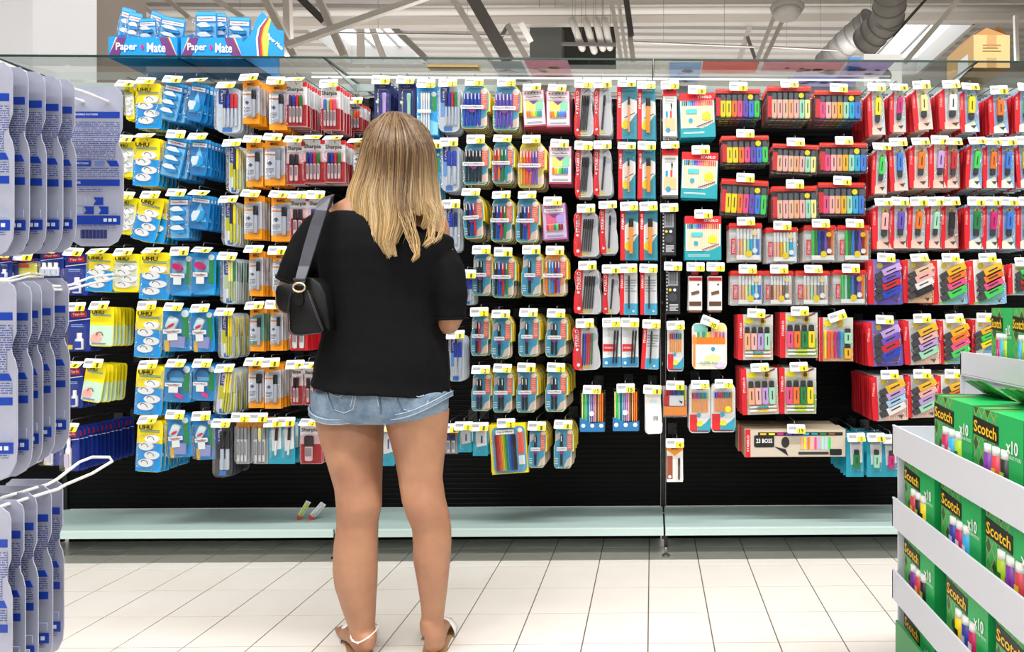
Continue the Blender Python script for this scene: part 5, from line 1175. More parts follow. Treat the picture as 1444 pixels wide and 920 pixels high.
# ------------------------------------------------------------------ right foreground: stepped display of green glue boxes
def argyle():
    m, nt, b = nodes_mat('green_argyle_board'); b.inputs['Roughness'].default_value = 0.4
    tc = add(nt, 'ShaderNodeTexCoord'); sp = add(nt, 'ShaderNodeSeparateXYZ'); nt.links.new(tc.outputs['Object'], sp.inputs[0])
    def mth(op, a, c=None):
        n = add(nt, 'ShaderNodeMath', operation=op)
        for i, v in enumerate((a, c)):
            if v is None: continue
            if isinstance(v, (int, float)): n.inputs[i].default_value = v
            else: nt.links.new(v, n.inputs[i])
        return n.outputs[0]
    u = mth('MULTIPLY', sp.outputs[0], 42); v = mth('MULTIPLY', sp.outputs[2], 26)
    a, c = mth('ADD', u, v), mth('SUBTRACT', u, v)
    pa, pc = mth('FLOOR', a), mth('FLOOR', c)
    par = mth('MODULO', mth('ABSOLUTE', pa), 2); pcc = mth('MODULO', mth('ABSOLUTE', pc), 2)
    dark = mth('MULTIPLY', par, pcc)
    fa = mth('ABSOLUTE', mth('SUBTRACT', mth('FRACT', mth('ADD', a, .5)), .5)); fc = mth('ABSOLUTE', mth('SUBTRACT', mth('FRACT', mth('ADD', c, .5)), .5))
    line = mth('LESS_THAN', mth('MINIMUM', fa, fc), .045)
    m1 = add(nt, 'ShaderNodeMix', data_type='RGBA'); m1.inputs[6].default_value = hexc('28b05c'); m1.inputs[7].default_value = hexc('17642f'); nt.links.new(dark, m1.inputs[0])
    m2 = add(nt, 'ShaderNodeMix', data_type='RGBA'); m2.inputs[7].default_value = hexc('b89a4c'); nt.links.new(m1.outputs[2], m2.inputs[6]); nt.links.new(line, m2.inputs[0])
    nt.links.new(m2.outputs[2], b.inputs['Base Color']); return m
ARG = argyle(); GR = '20b25c'
STICKS = [('1b1b20','b8d23a'),('c2185b','e6e6ea'),('7a2f9c','8f3fae'),('f1d31c','1b1b20'),('2fa8d8','e8e8ee'),('d23a4a','f0d020'),('2b3a9a','c9d0e6'),('a8c81c','2a7a3a')]
def glue_box(Yc, X, z0, W, H, label, ci, big=True, D=.12):
    t = empty('glue_stick_box', (X, Yc, z0), label, 'box', 'green glue stick boxes on the stepped display', (0,0,-PI/2))
    b = MB(); b.box(-W/2,W/2,.0015,D,0,H,GR); b.build('carton', t)
    b = MB(); wx0, wx1, wz0, wz1 = -W*.27, W*.24, H*.06, H*.66
    for r in ((-W/2,wx0,0,H),(wx1,W/2,0,H),(wx0,wx1,0,wz0),(wx0,wx1,wz1,H)): b.box(r[0],r[1],0,.0015,r[2],r[3],GR)
    b.build('front_panel', t)
    b = MB(); b.box(-W/2,-W*.26,-.0004,0,0,H,ARG); b.box(-W*.26,W*.02,-.0004,0,H*.66,H,ARG); b.box(-W/2,W/2,.0,D,H,H+.0006,GR); b.box(-W/2,-W*.1,.002,D*.6,H,H+.001,ARG); b.build('argyle_print', t)
    b = MB(); b.prism([(-W*.5,H*.70),(.04*W,H*.67),(.04*W,H*.86),(-W*.5,H*.90)], -.0012,-.0004,'12140f'); b.build('name_plate', t)
    o = bpy.data.objects.new('brand_text', unit(('text','Scotch'), ('f6c81c',))); C.objects.link(o); o.parent = t; o.location = (-W*.23,-.002,H*.783); o.scale = (W*.49,1,H*.13); o.rotation_euler = (0,.05,0)
    o = bpy.data.objects.new('count_text', unit(('text','x10'), ('f2f6f2',))); C.objects.link(o); o.parent = t; o.location = (W*.31,-.002,H*.70); o.scale = (W*.22,1,H*.14)
    o = bpy.data.objects.new('small_text', unit(('text','GLUE STICKS'), ('d8eadc',))); C.objects.link(o); o.parent = t; o.location = (W*.37,-.002,H*.60); o.scale = (W*.22,1,H*.035)
    for k in range(3):
        x = wx0 + (wx1-wx0)*(k+.5)/3; c1, c2 = STICKS[(ci+k*3) % 8]
        g = MB(); r = (wx1-wx0)/6.6; g.tube([(x,-.001+r*.6,wz0+.002),(x,-.001+r*.6,wz0+(wz1-wz0)*.82)], r, c1, 10); g.tube([(x,-.001+r*.6,wz0+(wz1-wz0)*.82),(x,-.001+r*.6,wz1-.003)], r*.96, 'f0f0ee', 10)
        go = g.build('glue_stick', t)
        g = MB(); g.box(x-r*.5,x+r*.5,-r*.45,-r*.4,wz0+.01,wz0+(wz1-wz0)*.6,c2); g.build('stick_label', go)
    return t
XS = .665
def Ypx(px, X): return X*FOC/(px-920.0)
t = empty('stepped_display', (XS, 1.2, 0), 'white and green cardboard display with tilted trays of glue boxes', 'display')
wht = 'd2d4dc/m'; Y0d, Y1d = .55, 1.80
lips = [(.7175,.08),(.5175,.08),(.3175,.08)]
for ztop, hl_ in lips:
    b = MB(); b.box(0,.006,Y0d-1.2,Y1d-1.2,ztop-hl_,ztop,wht); b.box(0,.5,Y1d-1.2-.006,Y1d-1.2,ztop-hl_,ztop-.004,wht); b.build('tray_lip', t)
    b = MB(); b.box(.006,.5,Y0d-1.2,Y1d-1.2-.006,ztop-hl_-.004,ztop-hl_,wht); b.build('tray_board', t)
b = MB(); b.box(.012,.5,Y1d-1.2-.014,Y1d-1.2-.008,0,.63,wht); b.build('end_panel', t)
b = MB(); b.box(.2,.206,Y0d-1.2,Y1d-1.2,.0,.86,wht); b.build('inner_wall', t)
b = MB(); b.box(.19,.196,Y0d-1.2,Y1d-1.2,.86,.92,wht); b.box(.19,.6,Y1d-1.2-.006,Y1d-1.2,.72,.915,wht); b.build('tray_lip', t)
b = MB(); b.box(.19,.6,Y0d-1.2,Y1d-1.2,.855,.859,wht); b.build('tray_board', t)
b = MB(); b.box(.002,.008,Y0d-1.2,Y1d-1.2-.02,0,.185,'2f8a4a'); b.build('printed_base', t)
XB = .69
W = .19
k = 0
for (zf, starts, nm) in ((.638, (1.585,1.392,1.199,1.006), 'top tray'), (.438, (1.775,1.548,1.34,1.13,.93), 'second tray'), (.238, (1.775,1.52,1.30,1.09), 'third tray'), (.038, (1.775,1.53,1.31), 'bottom tray')):
    for j, ys in enumerate(starts):
        k += 1
        glue_box(ys-W/2, XB, zf, W-.002, .192, f'green glue stick box, {ORD[j+1]} from the far end in the {nm}', k)
# flaps of opened boxes at the back of the top tray
for j, (yc, zc) in enumerate(((1.52,.79),(1.36,.80),(1.18,.80))):
    t2 = empty('opened_box', (XB+.125, yc, .64), f'opened green box behind the top tray, {ORD[j+1]} from the far end', 'box', None, (0,0,-PI/2))
    b = MB(); b.box(-.07,.07,0,.045,0,.19,ARG); b.build('carton', t2)
    b = MB(); b.raw([(-.07,0,.19),(.07,0,.19),(.06,-.07,.235),(-.05,-.06,.225),(-.07,.001,.1915),(.07,.001,.1915),(.06,-.069,.2365),(-.05,-.059,.2265)], [(0,1,2,3),(7,6,5,4),(0,4,5,1),(1,5,6,2),(2,6,7,3),(3,7,4,0)], ARG)
    b.raw([(-.07,.045,.19),(.07,.045,.19),(.05,.08,.25),(-.06,.07,.24)], [(0,1,2,3)], GR); b.build('flap', t2)
for j in range(5): glue_box(1.67-.05-.1*j, .875, .862, .098, .178, f'small green glue box, {ORD[j+1]} from the far end on the upper step', j*3+1, D=.1)

# ------------------------------------------------------------------ the woman
YW = 2.0
def ring(cx, cy, z, rx, ry, n=20, tilt=0.0, sq=0.0, tilty=0.0):
    out = []
    for j in range(n):
        a = 2*PI*j/n; c, s_ = math.cos(a), math.sin(a)
        k = 1+sq*abs(math.sin(2*a))
        out.append(Vector((cx+rx*c*k, cy+ry*s_*k, z+tilt*c*rx+tilty*s_*ry)))
    return out
def pring(py, l, r, Y, ry, dy=0, tilt=0, n=20, sq=0, grow=0):
    """ring at picture height py whose outline is seen between l and r"""
    x0, x1 = X_(l, Y)-grow, X_(r, Y)+grow
    return ring((x0+x1)/2, Y+dy, Z_(py, Y), (x1-x0)/2, ry+grow, n, tilt, sq)
def limb(b, pts, radii, mat, n=14, cap=True):
    """tube through pts with (a,b) radii"""
    rings = []; prev = Vector((1,0,0)); P_ = [Vector(p) for p in pts]
    for i, p in enumerate(P_):
        a = P_[max(i-1,0)]; c = P_[min(i+1,len(P_)-1)]; d = (c-a).normalized()
        u = prev - d*prev.dot(d); u.normalize(); prev = u; q = d.cross(u)
        r = radii[i]; ra, rb = r if isinstance(r, tuple) else (r, r)
        rings.append([p+u*math.cos(2*PI*j/n)*ra+q*math.sin(2*PI*j/n)*rb for j in range(n)])
    e0 = rings[0]; e1 = rings[-1]
    c0 = sum(e0, Vector())/n; c1 = sum(e1, Vector())/n
    d0 = (P_[0]-P_[1]).normalized(); d1 = (P_[-1]-P_[-2]).normalized()
    r0 = (e0[0]-c0).length; r1 = (e1[0]-c1).length
    if cap: rings = [[c0+(p-c0)*.5+d0*r0*.45 for p in e0]]+rings+[[c1+(p-c1)*.5+d1*r1*.45 for p in e1]]
    b.loft(rings, mat)
def remeshed(b, name, parent, vox, smooth=4, disp=None):
    o = b.build(name, parent)
    m = o.modifiers.new('union', 'REMESH'); m.mode = 'VOXEL'; m.voxel_size = vox; m.use_smooth_shade = True
    m = o.modifiers.new('soften', 'SMOOTH'); m.factor = .5; m.iterations = smooth
    bpy.context.view_layer.update()
    dg = bpy.context.evaluated_depsgraph_get(); me = bpy.data.meshes.new_from_object(o.evaluated_get(dg)); mats = list(o.data.materials)
    o.modifiers.clear(); o.data = me; me.materials.clear(); [me.materials.append(x) for x in mats]
    if disp:
        for v in me.vertices: v.co += disp(v.co, v.normal)
        me.update()
    me.name = name
    return o
def skin_material():
    m, nt, b = nodes_mat('skin'); b.inputs['Roughness'].default_value = 0.5
    b.inputs['Subsurface Weight'].default_value = 0.12; b.inputs['Subsurface Radius'].default_value = (1,.35,.2); b.inputs['Subsurface Scale'].default_value = .012
    tc = add(nt, 'ShaderNodeTexCoord'); nz = add(nt, 'ShaderNodeTexNoise', i_Scale=9.0, i_Detail=5.0)
    cr = add(nt, 'ShaderNodeValToRGB'); cr.color_ramp.elements[0].color = hexc('9a6a52'); cr.color_ramp.elements[1].color = hexc('b48566'); cr.color_ramp.elements[0].position = .3; cr.color_ramp.elements[1].position = .7
    nt.links.new(tc.outputs['Object'], nz.inputs['Vector']); nt.links.new(nz.outputs[0], cr.inputs[0]); nt.links.new(cr.outputs[0], b.inputs['Base Color'])
    n2 = add(nt, 'ShaderNodeTexNoise', i_Scale=300.0); bp = add(nt, 'ShaderNodeBump', i_Strength=.15, i_Distance=.001); nt.links.new(tc.outputs['Object'], n2.inputs['Vector']); nt.links.new(n2.outputs[0], bp.inputs['Height']); nt.links.new(bp.outputs[0], b.inputs['Normal'])
    return m
SKIN = skin_material()
woman = empty('person', (X_(545, YW), YW, 0), 'woman seen from behind in black top and denim shorts, facing the pens', 'person')
woman_parent = woman
class Sub:      # parts are modelled in world space, then hung under the person
    pass
def adopt(o, root):
    o.parent = root; o.matrix_parent_inverse = Matrix.Translation(-root.location)
    return o
b = MB()
# legs from the photographed outlines: (y, left, right)
LL = [(575,452,540),(590,449,539),(620,456,538),(650,465,537.5),(685,474,537),(712,476.5,537),(736,476.5,532),(755,474,531.5),(772,472,531),(800,471.5,531),(820,474,530.5),(850,483,529),(877,492,528),(893,497,528.5)]
RL = [(575,542,632),(590,545,631),(620,553,628.5),(650,560,625),(674,563.5,623),(703,568,627),(722,574,632),(743,582.5,635.5),(765,583.5,636),(788,584,634.5),(810,588,632.5),(829,591,630.5),(850,594,628),(866,595,626),(880,595,625)]
def legrings(T, Ys):
    R_ = []
    for i, (y, l, r) in enumerate(T):
        f = i/(len(T)-1); Y = Ys(y); w_ = (X_(r,Y)-X_(l,Y))/2
        R_.append((y, l, r, Y, w_*(1.02 if y < 660 else .95)))
    return R_
def ysL(y): return 2.03 - .05*max(0,min(1,(y-590)/120)) - .012*math.sin(PI*max(0,min(1,(y-740)/130))) 
for T in (LL, RL):
    rs = [pring(y, l, r, Y, ry, n=20) for y, l, r, Y, ry in legrings(T, ysL)]
    b.loft(rs[::-1] if False else rs, SKIN)
# feet
def foot(b, ax, az, hx, toe, hy=1.945):
    heel = Vector((hx, hy, .035)); toe = Vector(toe)
    mid = heel.lerp(toe, .5); an = Vector((ax, 1.975, az))
    limb(b, [an+Vector((0,0,.03)), an, Vector(((ax+hx)/2, 1.975, .085)), Vector((hx,hy+.018,.055)), Vector((hx,hy+.012,.03))], [(.03,.034),(.0285,.036),(.029,.037),(.028,.034),(.026,.028)], SKIN)
    limb(b, [heel+Vector((0,.012,0)), heel.lerp(toe,.3)+Vector((0,0,.018)), mid+Vector((0,0,.012)), heel.lerp(toe,.75)+Vector((0,0,-.003)), toe+Vector((0,0,-.012))], [(.03,.028),(.034,.034),(.038,.028),(.042,.02),(.034,.012)], SKIN)
    d = (toe-heel); d.z = 0; d.normalize(); s_ = Vector((d.y,-d.x,0))
    for k in range(5):
        q = toe + s_*(.032-.016*k)*(1 if hx < X_(560,2) else -1); q.z = .018
        L = (.03,.026,.022,.018,.014)[k]
        limb(b, [q-d*.02, q+d*L*.5, q+d*L], [.0105 if k==0 else .0075]*2+[.006], SKIN, 8)
LF = (X_(514,1.95), (X_(497,2.0)+X_(528,2.0))/2); RF = (X_(612,1.95),(X_(595,2.0)+X_(625,2.0))/2)
LT = (X_(491,2.11), 2.11, .03); RT = (X_(621,2.14), 2.14, .03)
foot(b, LF[1], Z_(893,2.0), LF[0], LT); foot(b, RF[1], Z_(880,2.0), RF[0], RT)
# pelvis, torso, neck
TOR = [(585,485,604,.06),(570,464,622,.10),(545,460,624,.115),(510,462,622,.115),(470,470,612,.10),(430,466,612,.10),(390,462,622,.105),(350,455,632,.108),(325,450,634,.10),(312,452,632,.085),(300,462,622,.07),(290,472,608,.058),(278,494,598,.05),(255,528,580,.046),(235,528,580,.046)]
b.loft([pring(y, l, r, YW+.02 if y > 330 else YW+.03, ry) for y, l, r, ry in TOR], SKIN)
# arms
def pt(px, py, Y): return at(px, py, Y)
A_L = [pt(458,316,2.03), pt(440,345,2.02), pt(424,382,2.0), pt(406,414,2.0), pt(405,428,2.02), pt(430,436,2.10), pt(452,432,2.18), pt(470,428,2.23)]
A_R = [pt(611,333,2.03), pt(628,370,2.02), pt(634,420,2.0), pt(637,448,2.0), pt(632,456,2.03), pt(620,452,2.10), pt(602,440,2.18), pt(590,432,2.23)]
AR = [.045,.043,.038,.035,.036,.034,.029,.024]
limb(b, A_L, AR, SKIN); limb(b, A_R, AR, SKIN)
def hand(b, w0, w1, side):
    d = (w1-w0).normalized(); upv = Vector((0,0,1)); s_ = d.cross(upv).normalized()*side; pal = w1+d*.045
    limb(b, [w1-d*.01, w1+d*.02, pal, w1+d*.085], [(.022,.017),(.032,.014),(.038,.013),(.036,.011)], SKIN)
    for k in range(4):
        q = w1+d*.078 + upv*(.024-.017*k); L = (.07,.078,.072,.056)[k]
        limb(b, [q, q+d*L*.45+s_*.004, q+d*L*.72+s_*.02, q+d*L*.72+s_*.038], [.0088,.0082,.0076,.0065], SKIN, 8)
    q = w1+d*.03+upv*.03; limb(b, [q, q+d*.022+upv*.022+s_*.012, q+d*.048+upv*.026+s_*.026], [.0115,.010,.008], SKIN, 8)
hand(b, A_L[-2], A_L[-1], 1); hand(b, A_R[-2], A_R[-1], -1)
# head with face turned to the shelf and slightly down
hc = at(560, 222, YW+.04)
def headring(t):
    return None
HR = [(-.118,.028,.04,.055),(-.105,.045,.058,.045),(-.08,.056,.075,.03),(-.05,.064,.085,.012),(-.015,.071,.093,.004),(.02,.075,.098,0),(.055,.074,.096,-.004),(.085,.064,.083,-.008),(.105,.046,.06,-.01),(.118,.02,.03,-.01)]
b.loft([ring(hc.x, hc.y+dy-.1*dz*-.0, hc.z+dz, rx, ry) for dz, rx, ry, dy in [(q[0]*.86, q[1]*.9, q[2]*.9, q[3]+.006) for q in HR]], SKIN)
limb(b, [hc+Vector((0,.092,.02)), hc+Vector((0,.108,-.01)), hc+Vector((0,.112,-.028)), hc+Vector((0,.1,-.036))], [.008,.010,.014,.010], SKIN, 10)
for s in (-1,1):
    limb(b, [hc+Vector((s*.076,.0,.02)), hc+Vector((s*.08,-.004,.0)), hc+Vector((s*.074,.004,-.03))], [(.008,.016),(.008,.018),(.006,.010)], SKIN, 10)
limb(b, [hc+Vector((-.024,.088,-.062)), hc+Vector((0,.096,-.06)), hc+Vector((.024,.088,-.062))], [.006,.009,.006], SKIN, 8)
body = adopt(remeshed(b, 'body', None, .0055, 6), woman)
for s, nm in ((-1,'eye'),(1,'eye')):
    e = MB(); c = hc+Vector((s*.03,.083,.0)); e.tube([c-Vector((0,.006,0)),c,c+Vector((0,.008,0))],[.010,.011,.006],'f2f0ee',10); e.tube([c+Vector((0,.008,0)),c+Vector((0,.0095,0))],[.005,.004],'4a5a6a',8); adopt(e.build(nm), woman)
    e = MB(); e.tube([hc+Vector((s*.048,.08,.02)),hc+Vector((s*.03,.093,.026)),hc+Vector((s*.013,.094,.022))],.003,'8a6a48',6); adopt(e.build('eyebrow'), woman)
e = MB(); e.tube([hc+Vector((-.022,.093,-.061)),hc+Vector((0,.104,-.060)),hc+Vector((.022,.093,-.061))],[.002,.0045,.002],'b5605a',8); adopt(e.build('lips'), woman)

# shirt
def knit_material():
    m, nt, b = nodes_mat('black_knit'); b.inputs['Roughness'].default_value = 0.9; b.inputs['Specular IOR Level'].default_value = .15; b.inputs['Base Color'].default_value = hexc('101012')
    tc = add(nt, 'ShaderNodeTexCoord'); mp = add(nt, 'ShaderNodeMapping'); mp.inputs['Scale'].default_value = (1,1,.25)
    nz = add(nt, 'ShaderNodeTexNoise', i_Scale=380.0, i_Detail=2.0); bp = add(nt, 'ShaderNodeBump', i_Strength=.5, i_Distance=.002)
    nt.links.new(tc.outputs['Object'], mp.inputs[0]); nt.links.new(mp.outputs[0], nz.inputs['Vector']); nt.links.new(nz.outputs[0], bp.inputs['Height']); nt.links.new(bp.outputs[0], b.inputs['Normal'])
    cr = add(nt, 'ShaderNodeValToRGB'); cr.color_ramp.elements[0].color = hexc('060607'); cr.color_ramp.elements[1].color = hexc('121214'); nt.links.new(nz.outputs[0], cr.inputs[0]); nt.links.new(cr.outputs[0], b.inputs['Base Color'])
    return m
KN = knit_material()
b = MB()
SH_ = [(549,443,637,.156,-.085),(541,445,635,.150,-.07),(535,447,632.5,.145,-.03),(505,450,631,.14,0),(480,455,628,.13,0),(450,459,622,.122,0),(420,458,622,.12,0),(385,452,632,.125,0),(355,446,640,.125,.0),(332,446,640,.116,-.04),(320,452,624,.104,-.09),(311,462,604,.09,-.10),(304,476,580,.07,-.10)]
b.loft([pring(y, l, r, YW+.02, ry, tilt=tl*1.0) for y, l, r, ry, tl in SH_], KN)
SL = [pt(474,304,2.03), pt(452,322,2.03), pt(436,348,2.02), pt(423,374,2.0), pt(415,400,2.0)]
SRr = [pt(614,352,2.03), pt(623,362,2.03), pt(631,380,2.01), pt(635,415,2.0), pt(636,452,2.0)]
limb(b, SL, [.040,.052,.055,.053,.050], KN, cap=False); limb(b, SRr, [.040,.048,.050,.051,.047], KN, cap=False)
def folds(co, n):
    f = math.sin((co.x*9+co.z*22)+3*noise.noise(co*3))*.5+noise.noise(Vector((co.x*6+co.z*9,co.y*5,co.z*14)))*1.0
    hem = max(0, min(1,(1.25-co.z)/.5))
    r = n*(f*.0045*(.35+hem)) + n*noise.noise(co*40)*.0006
    r.z = r.z*.4
    if co.z < .86: r.z += .002*math.sin(co.x*30)
    return r
shirt = adopt(remeshed(b, 'shirt', None, .006, 4, folds), woman)
b = MB()
for L, rr in ((SRr, .0475), (SL, .0505)):
    d = (L[-1]-L[-2]).normalized(); c = L[-1]-d*.006; u = d.cross(Vector((0,1,0))).normalized(); q = d.cross(u)
    b.tube([c+u*math.cos(a*PI/12)*rr+q*math.sin(a*PI/12)*rr for a in range(24)], .0035, KN, 6, False, True)
adopt(b.build('sleeve_cuff'), woman)

# shorts
def denim_material():
    m, nt, b = nodes_mat('faded_denim'); b.inputs['Roughness'].default_value = 0.85; b.inputs['Specular IOR Level'].default_value = .2
    tc = add(nt, 'ShaderNodeTexCoord'); n1 = add(nt, 'ShaderNodeTexNoise', i_Scale=14.0, i_Detail=8.0, i_Roughness=.7); n2 = add(nt, 'ShaderNodeTexNoise', i_Scale=260.0, i_Detail=2.0)
    cr = add(nt, 'ShaderNodeValToRGB'); e = cr.color_ramp.elements; e[0].position = .3; e[0].color = hexc('5e7896'); e[1].position = .72; e[1].color = hexc('a3b7c9')
    mx = add(nt, 'ShaderNodeMix', data_type='RGBA', blend_type='MULTIPLY'); mx.inputs[0].default_value = .35
    bp = add(nt, 'ShaderNodeBump', i_Strength=.4, i_Distance=.002)
    for n in (n1, n2): nt.links.new(tc.outputs['Object'], n.inputs['Vector'])
    nt.links.new(n1.outputs[0], cr.inputs[0]); nt.links.new(cr.outputs[0], mx.inputs[6]); nt.links.new(n2.outputs[0], mx.inputs[7]); nt.links.new(mx.outputs[2], b.inputs['Base Color']); nt.links.new(n2.outputs[0], bp.inputs['Height']); nt.links.new(bp.outputs[0], b.inputs['Normal'])
    return m
DN = denim_material(); STI = 'c3cfd8/m'
b = MB()
b.loft([pring(y, l, r, YW+.02, ry) for y, l, r, ry in ((520,458,626,.125),(545,452,628,.132),(562,448,631,.138),(576,447,632,.134),(586,455,624,.12),(592,480,600,.08))], DN)
def hemring(l, r, lo, hi, Y, ry, g, up_=0):
    """hem line: lo picture height at the left end, hi at the right end, sagging in the middle"""
    out = []; x0, x1 = X_(l,Y)-g, X_(r,Y)+g; cx = (x0+x1)/2; rx = (x1-x0)/2
    for j in range(28):
        a = 2*PI*j/28; c = math.cos(a); f = (c+1)/2
        py = lo+(hi-lo)*f - 0; back = -math.sin(a)
        sag = (11*(1-c*c)) * (1 if back > 0 else .5)
        out.append(Vector((cx+rx*c, Y+(ry+g)*math.sin(a), Z_(py+sag, Y)+up_)))
    return out
hl_ = hemring(447, 540, 574, 579, 2.02, .108, .006); hr_ = hemring(541, 632, 579, 558, 2.02, .110, .006)
for h_, l, r in ((hl_,448,540),(hr_,541,632)):
    top = [Vector((p.x*0.97+X_((l+r)/2,2.03)*.03, p.y, Z_(548,2.03))) for p in h_]
    midr = [Vector((p.x, p.y, (p.z+Z_(552,2.03))/2)) for p in h_]
    b.loft([top, midr, h_, [Vector((p.x,p.y,p.z-.001)) for p in h_]], DN)
for px in (497, 587): 
    c = at(px, 566, 2.03)-Vector((0,.050,0)); limb(b, [c+Vector((0,.02,.05)), c, c-Vector((0,0,.03))], [(.04,.03),(.080,.080),(.06,.06)], DN)
shorts = adopt(remeshed(b, 'shorts', None, .006, 5, lambda co, n: n*(noise.noise(Vector((co.x*18,co.y*10,co.z*45)))*.0022)), woman)
bv = BVHTree.FromPolygons([v.co.copy() for v in shorts.data.vertices], [tuple(p.vertices) for p in shorts.data.polygons])
def on_shorts(px, py, off=.0015):
    o_ = Vector((0,0,CAMZ)); d = (at(px,py,2.0)-o_).normalized(); h, n, i, ds = bv.ray_cast(o_, d)
    return (h - d*off) if h else at(px, py, 1.9)
def seam(pts, name, r=.0012, mat=STI, dash=False):
    P_ = []
    for (x0,y0),(x1,y1) in zip(pts, pts[1:]):
        k = max(2, int(math.hypot(x1-x0,y1-y0)/3)); P_ += [on_shorts(x0+(x1-x0)*i/k, y0+(y1-y0)*i/k) for i in range(k)]
    P_.append(on_shorts(*pts[-1])); b = MB(); b.tube(P_, r, mat, 5); return adopt(b.build(name), woman)
seam([(533,548),(535,560),(536.5,572),(537,584)], 'centre_seam', .0022, '4f6780'); seam([(530.5,548),(532,562),(534,574)], 'stitching')
for pts in ([(460,552),(463,562),(470,578),(485,583),(498,577),(501,562),(502,550)], [(461,551),(470,558),(478,560),(490,553),(500,549)], [(464,551),(472,555),(480,556.5),(490,550)],
            [(555,551),(560,565),(567,577),(583,581),(600,574),(604,565)], [(557,551),(566,553),(578,556),(590,560),(598,558)], [(498,550),(497,562),(494,574)]):
    seam(pts, 'stitching')
for pts in ([(461,552),(464,563),(471,579),(486,584)], [(556,551),(561,566),(568,578)]): seam(pts, 'pocket_edge', .002, '56708c')
for h_ in (hl_, hr_):
    b = MB()
    rr = [[p+Vector((0,0,dz))+((p-sum(h_,Vector())/28).normalized()*o_) for p in h_] for dz, o_ in ((.014,.001),(.013,.004),(.0,.0045),(-.002,.002))]
    for q in rr:
        pass
    b.loft(rr, DN, False); o = adopt(b.build('cuff_hem'), woman)
    b = MB(); b.tube([p+Vector((0,0,.0125))+((p-sum(h_,Vector())/28).normalized()*.005) for p in h_], .001, STI, 5, False, True); adopt(b.build('stitching'), woman)
    b = MB(); b.tube([p+Vector((0,0,-.001))+((p-sum(h_,Vector())/28).normalized()*.003) for p in h_], .0022, '9fb3c4/m', 5, False, True); adopt(b.build('frayed_edge'), woman)

# sandals and anklet
for (hx, ax), tp, nm in ((LF, LT, 0), (RF, RT, 1)):
    h0 = Vector((hx,1.93,0)); t0 = Vector((tp[0],2.165,0)); d = (t0-h0).normalized(); s_ = Vector((d.y,-d.x,0))
    so = empty('sandal', h0)
    def op(f, o_, z): return h0.lerp(t0, f)+s_*o_+Vector((0,0,z))
    outline = [(-.06,-.018),(-.04,-.03),(.1,-.035),(.4,-.036),(.75,-.046),(.95,-.04),(1.06,-.02),(1.08,0),(1.06,.02),(.95,.04),(.75,.046),(.4,.036),(.1,.035),(-.04,.03),(-.06,.018)]
    b = MB(); lo = [op(f,o_,.0005)-h0 for f,o_ in outline]; hi = [op(f,o_,.007)-h0 for f,o_ in outline]; n = len(lo)
    b.raw(lo+hi, [tuple(range(n-1,-1,-1)), tuple(range(n,2*n))]+[(i,(i+1)%n,(i+1)%n+n,i+n) for i in range(n)], 'b08a62'); b.build('sole', so)
    b = MB()
    rings = []
    for f, hh in ((.56,.062),(.64,.058),(.72,.05),(.78,.044)):
        rings.append([op(f, math.cos(a)*.052, .004+math.sin(a)*hh)-h0 for a in [PI*i/12 for i in range(13)]]+[op(f, math.cos(a)*.049, .004+math.sin(a)*(hh-.003))-h0 for a in [PI*i/12 for i in range(12,-1,-1)]])
    b.loft(rings, 'eceae6'); b.build('strap_band', so)
    so.parent = woman; so.matrix_parent_inverse = Matrix.Translation(-woman.location)
    so['label'] = 'white strapped flat sandal'
b = MB(); c = Vector((X_(514,1.975), 1.975, Z_(894,1.96))); pts = [c+Vector((.036*math.cos(2*PI*i/24), .044*math.sin(2*PI*i/24), (.006 if math.cos(2*PI*i/24)<0 else .012)*abs(math.cos(2*PI*i/24))+.006*math.sin(2*PI*i/24))) for i in range(24)]
b.tube(pts, .0021, 'f2e9dc', 6, False, True)
for i in (16,18,21,3,8): b.tube([pts[i]-Vector((.003,0,0)),pts[i],pts[i]+Vector((.003,0,0))],[.002,.0038,.002],'f6efe4',6)
adopt(b.build('anklet'), woman)['label'] = 'cream cord anklet with small knots'

# hair
def hair_material():
    m, nt, b = nodes_mat('blond_hair'); b.inputs['Roughness'].default_value = 0.38; b.inputs['Specular IOR Level'].default_value = .4
    at_ = add(nt, 'ShaderNodeVertexColor'); at_.layer_name = 'tone'; nt.links.new(at_.outputs[0], b.inputs['Base Color']); b.inputs['Anisotropic'].default_value = .4
    return m
HM = hair_material()
# outline of the hair mass: (picture y, left, right)
HO = [(160,548,566),(164,536,582),(172,524,594),(185,516,604),(200,512,609),(218,508,613),(235,503,615),(252,498,617),(268,491,619),(285,488,621),(300,490,623.5),(315,492,622),(330,495,612),(345,500,600),(362,520,592)]
YH = 2.05
def hair_at(t, th, off=0.0):
    """point on the hair mass: t 0 at crown to 1 at the lowest tips, th across the back"""
    y = 160+ (362-160)*t
    for (ya,la,ra),(yb,lb,rb) in zip(HO, HO[1:]):
        if y <= yb: break
    f = max(0,min(1,(y-ya)/(yb-ya))); l, r = la+(lb-la)*f, ra+(rb-ra)*f
    dep = .013+.122*math.sqrt(min(1,t*4.5)) + .02*max(0,min(1,(t-.45)/.2))
    Yc = YH
    Yb = Yc-dep*math.cos(th)
    x0, x1 = X_(l,Yb), X_(r,Yb)
    s_ = math.sin(th)
    return Vector(((x0+x1)/2+(x1-x0)/2*s_*(1+off*3), Yb-off*math.cos(th), Z_(y, Yb)))
cols_root = [Vector(hexc(h)[:3]) for h in ('5c4532','6f553e','84694c','4c3a2a','927654')]
cols_tip = [Vector(hexc(h)[:3]) for h in ('e0bf8a','ecd09e','cfa86c','b98f58','f3deb6')]
vs, fs, vc = [], [], []
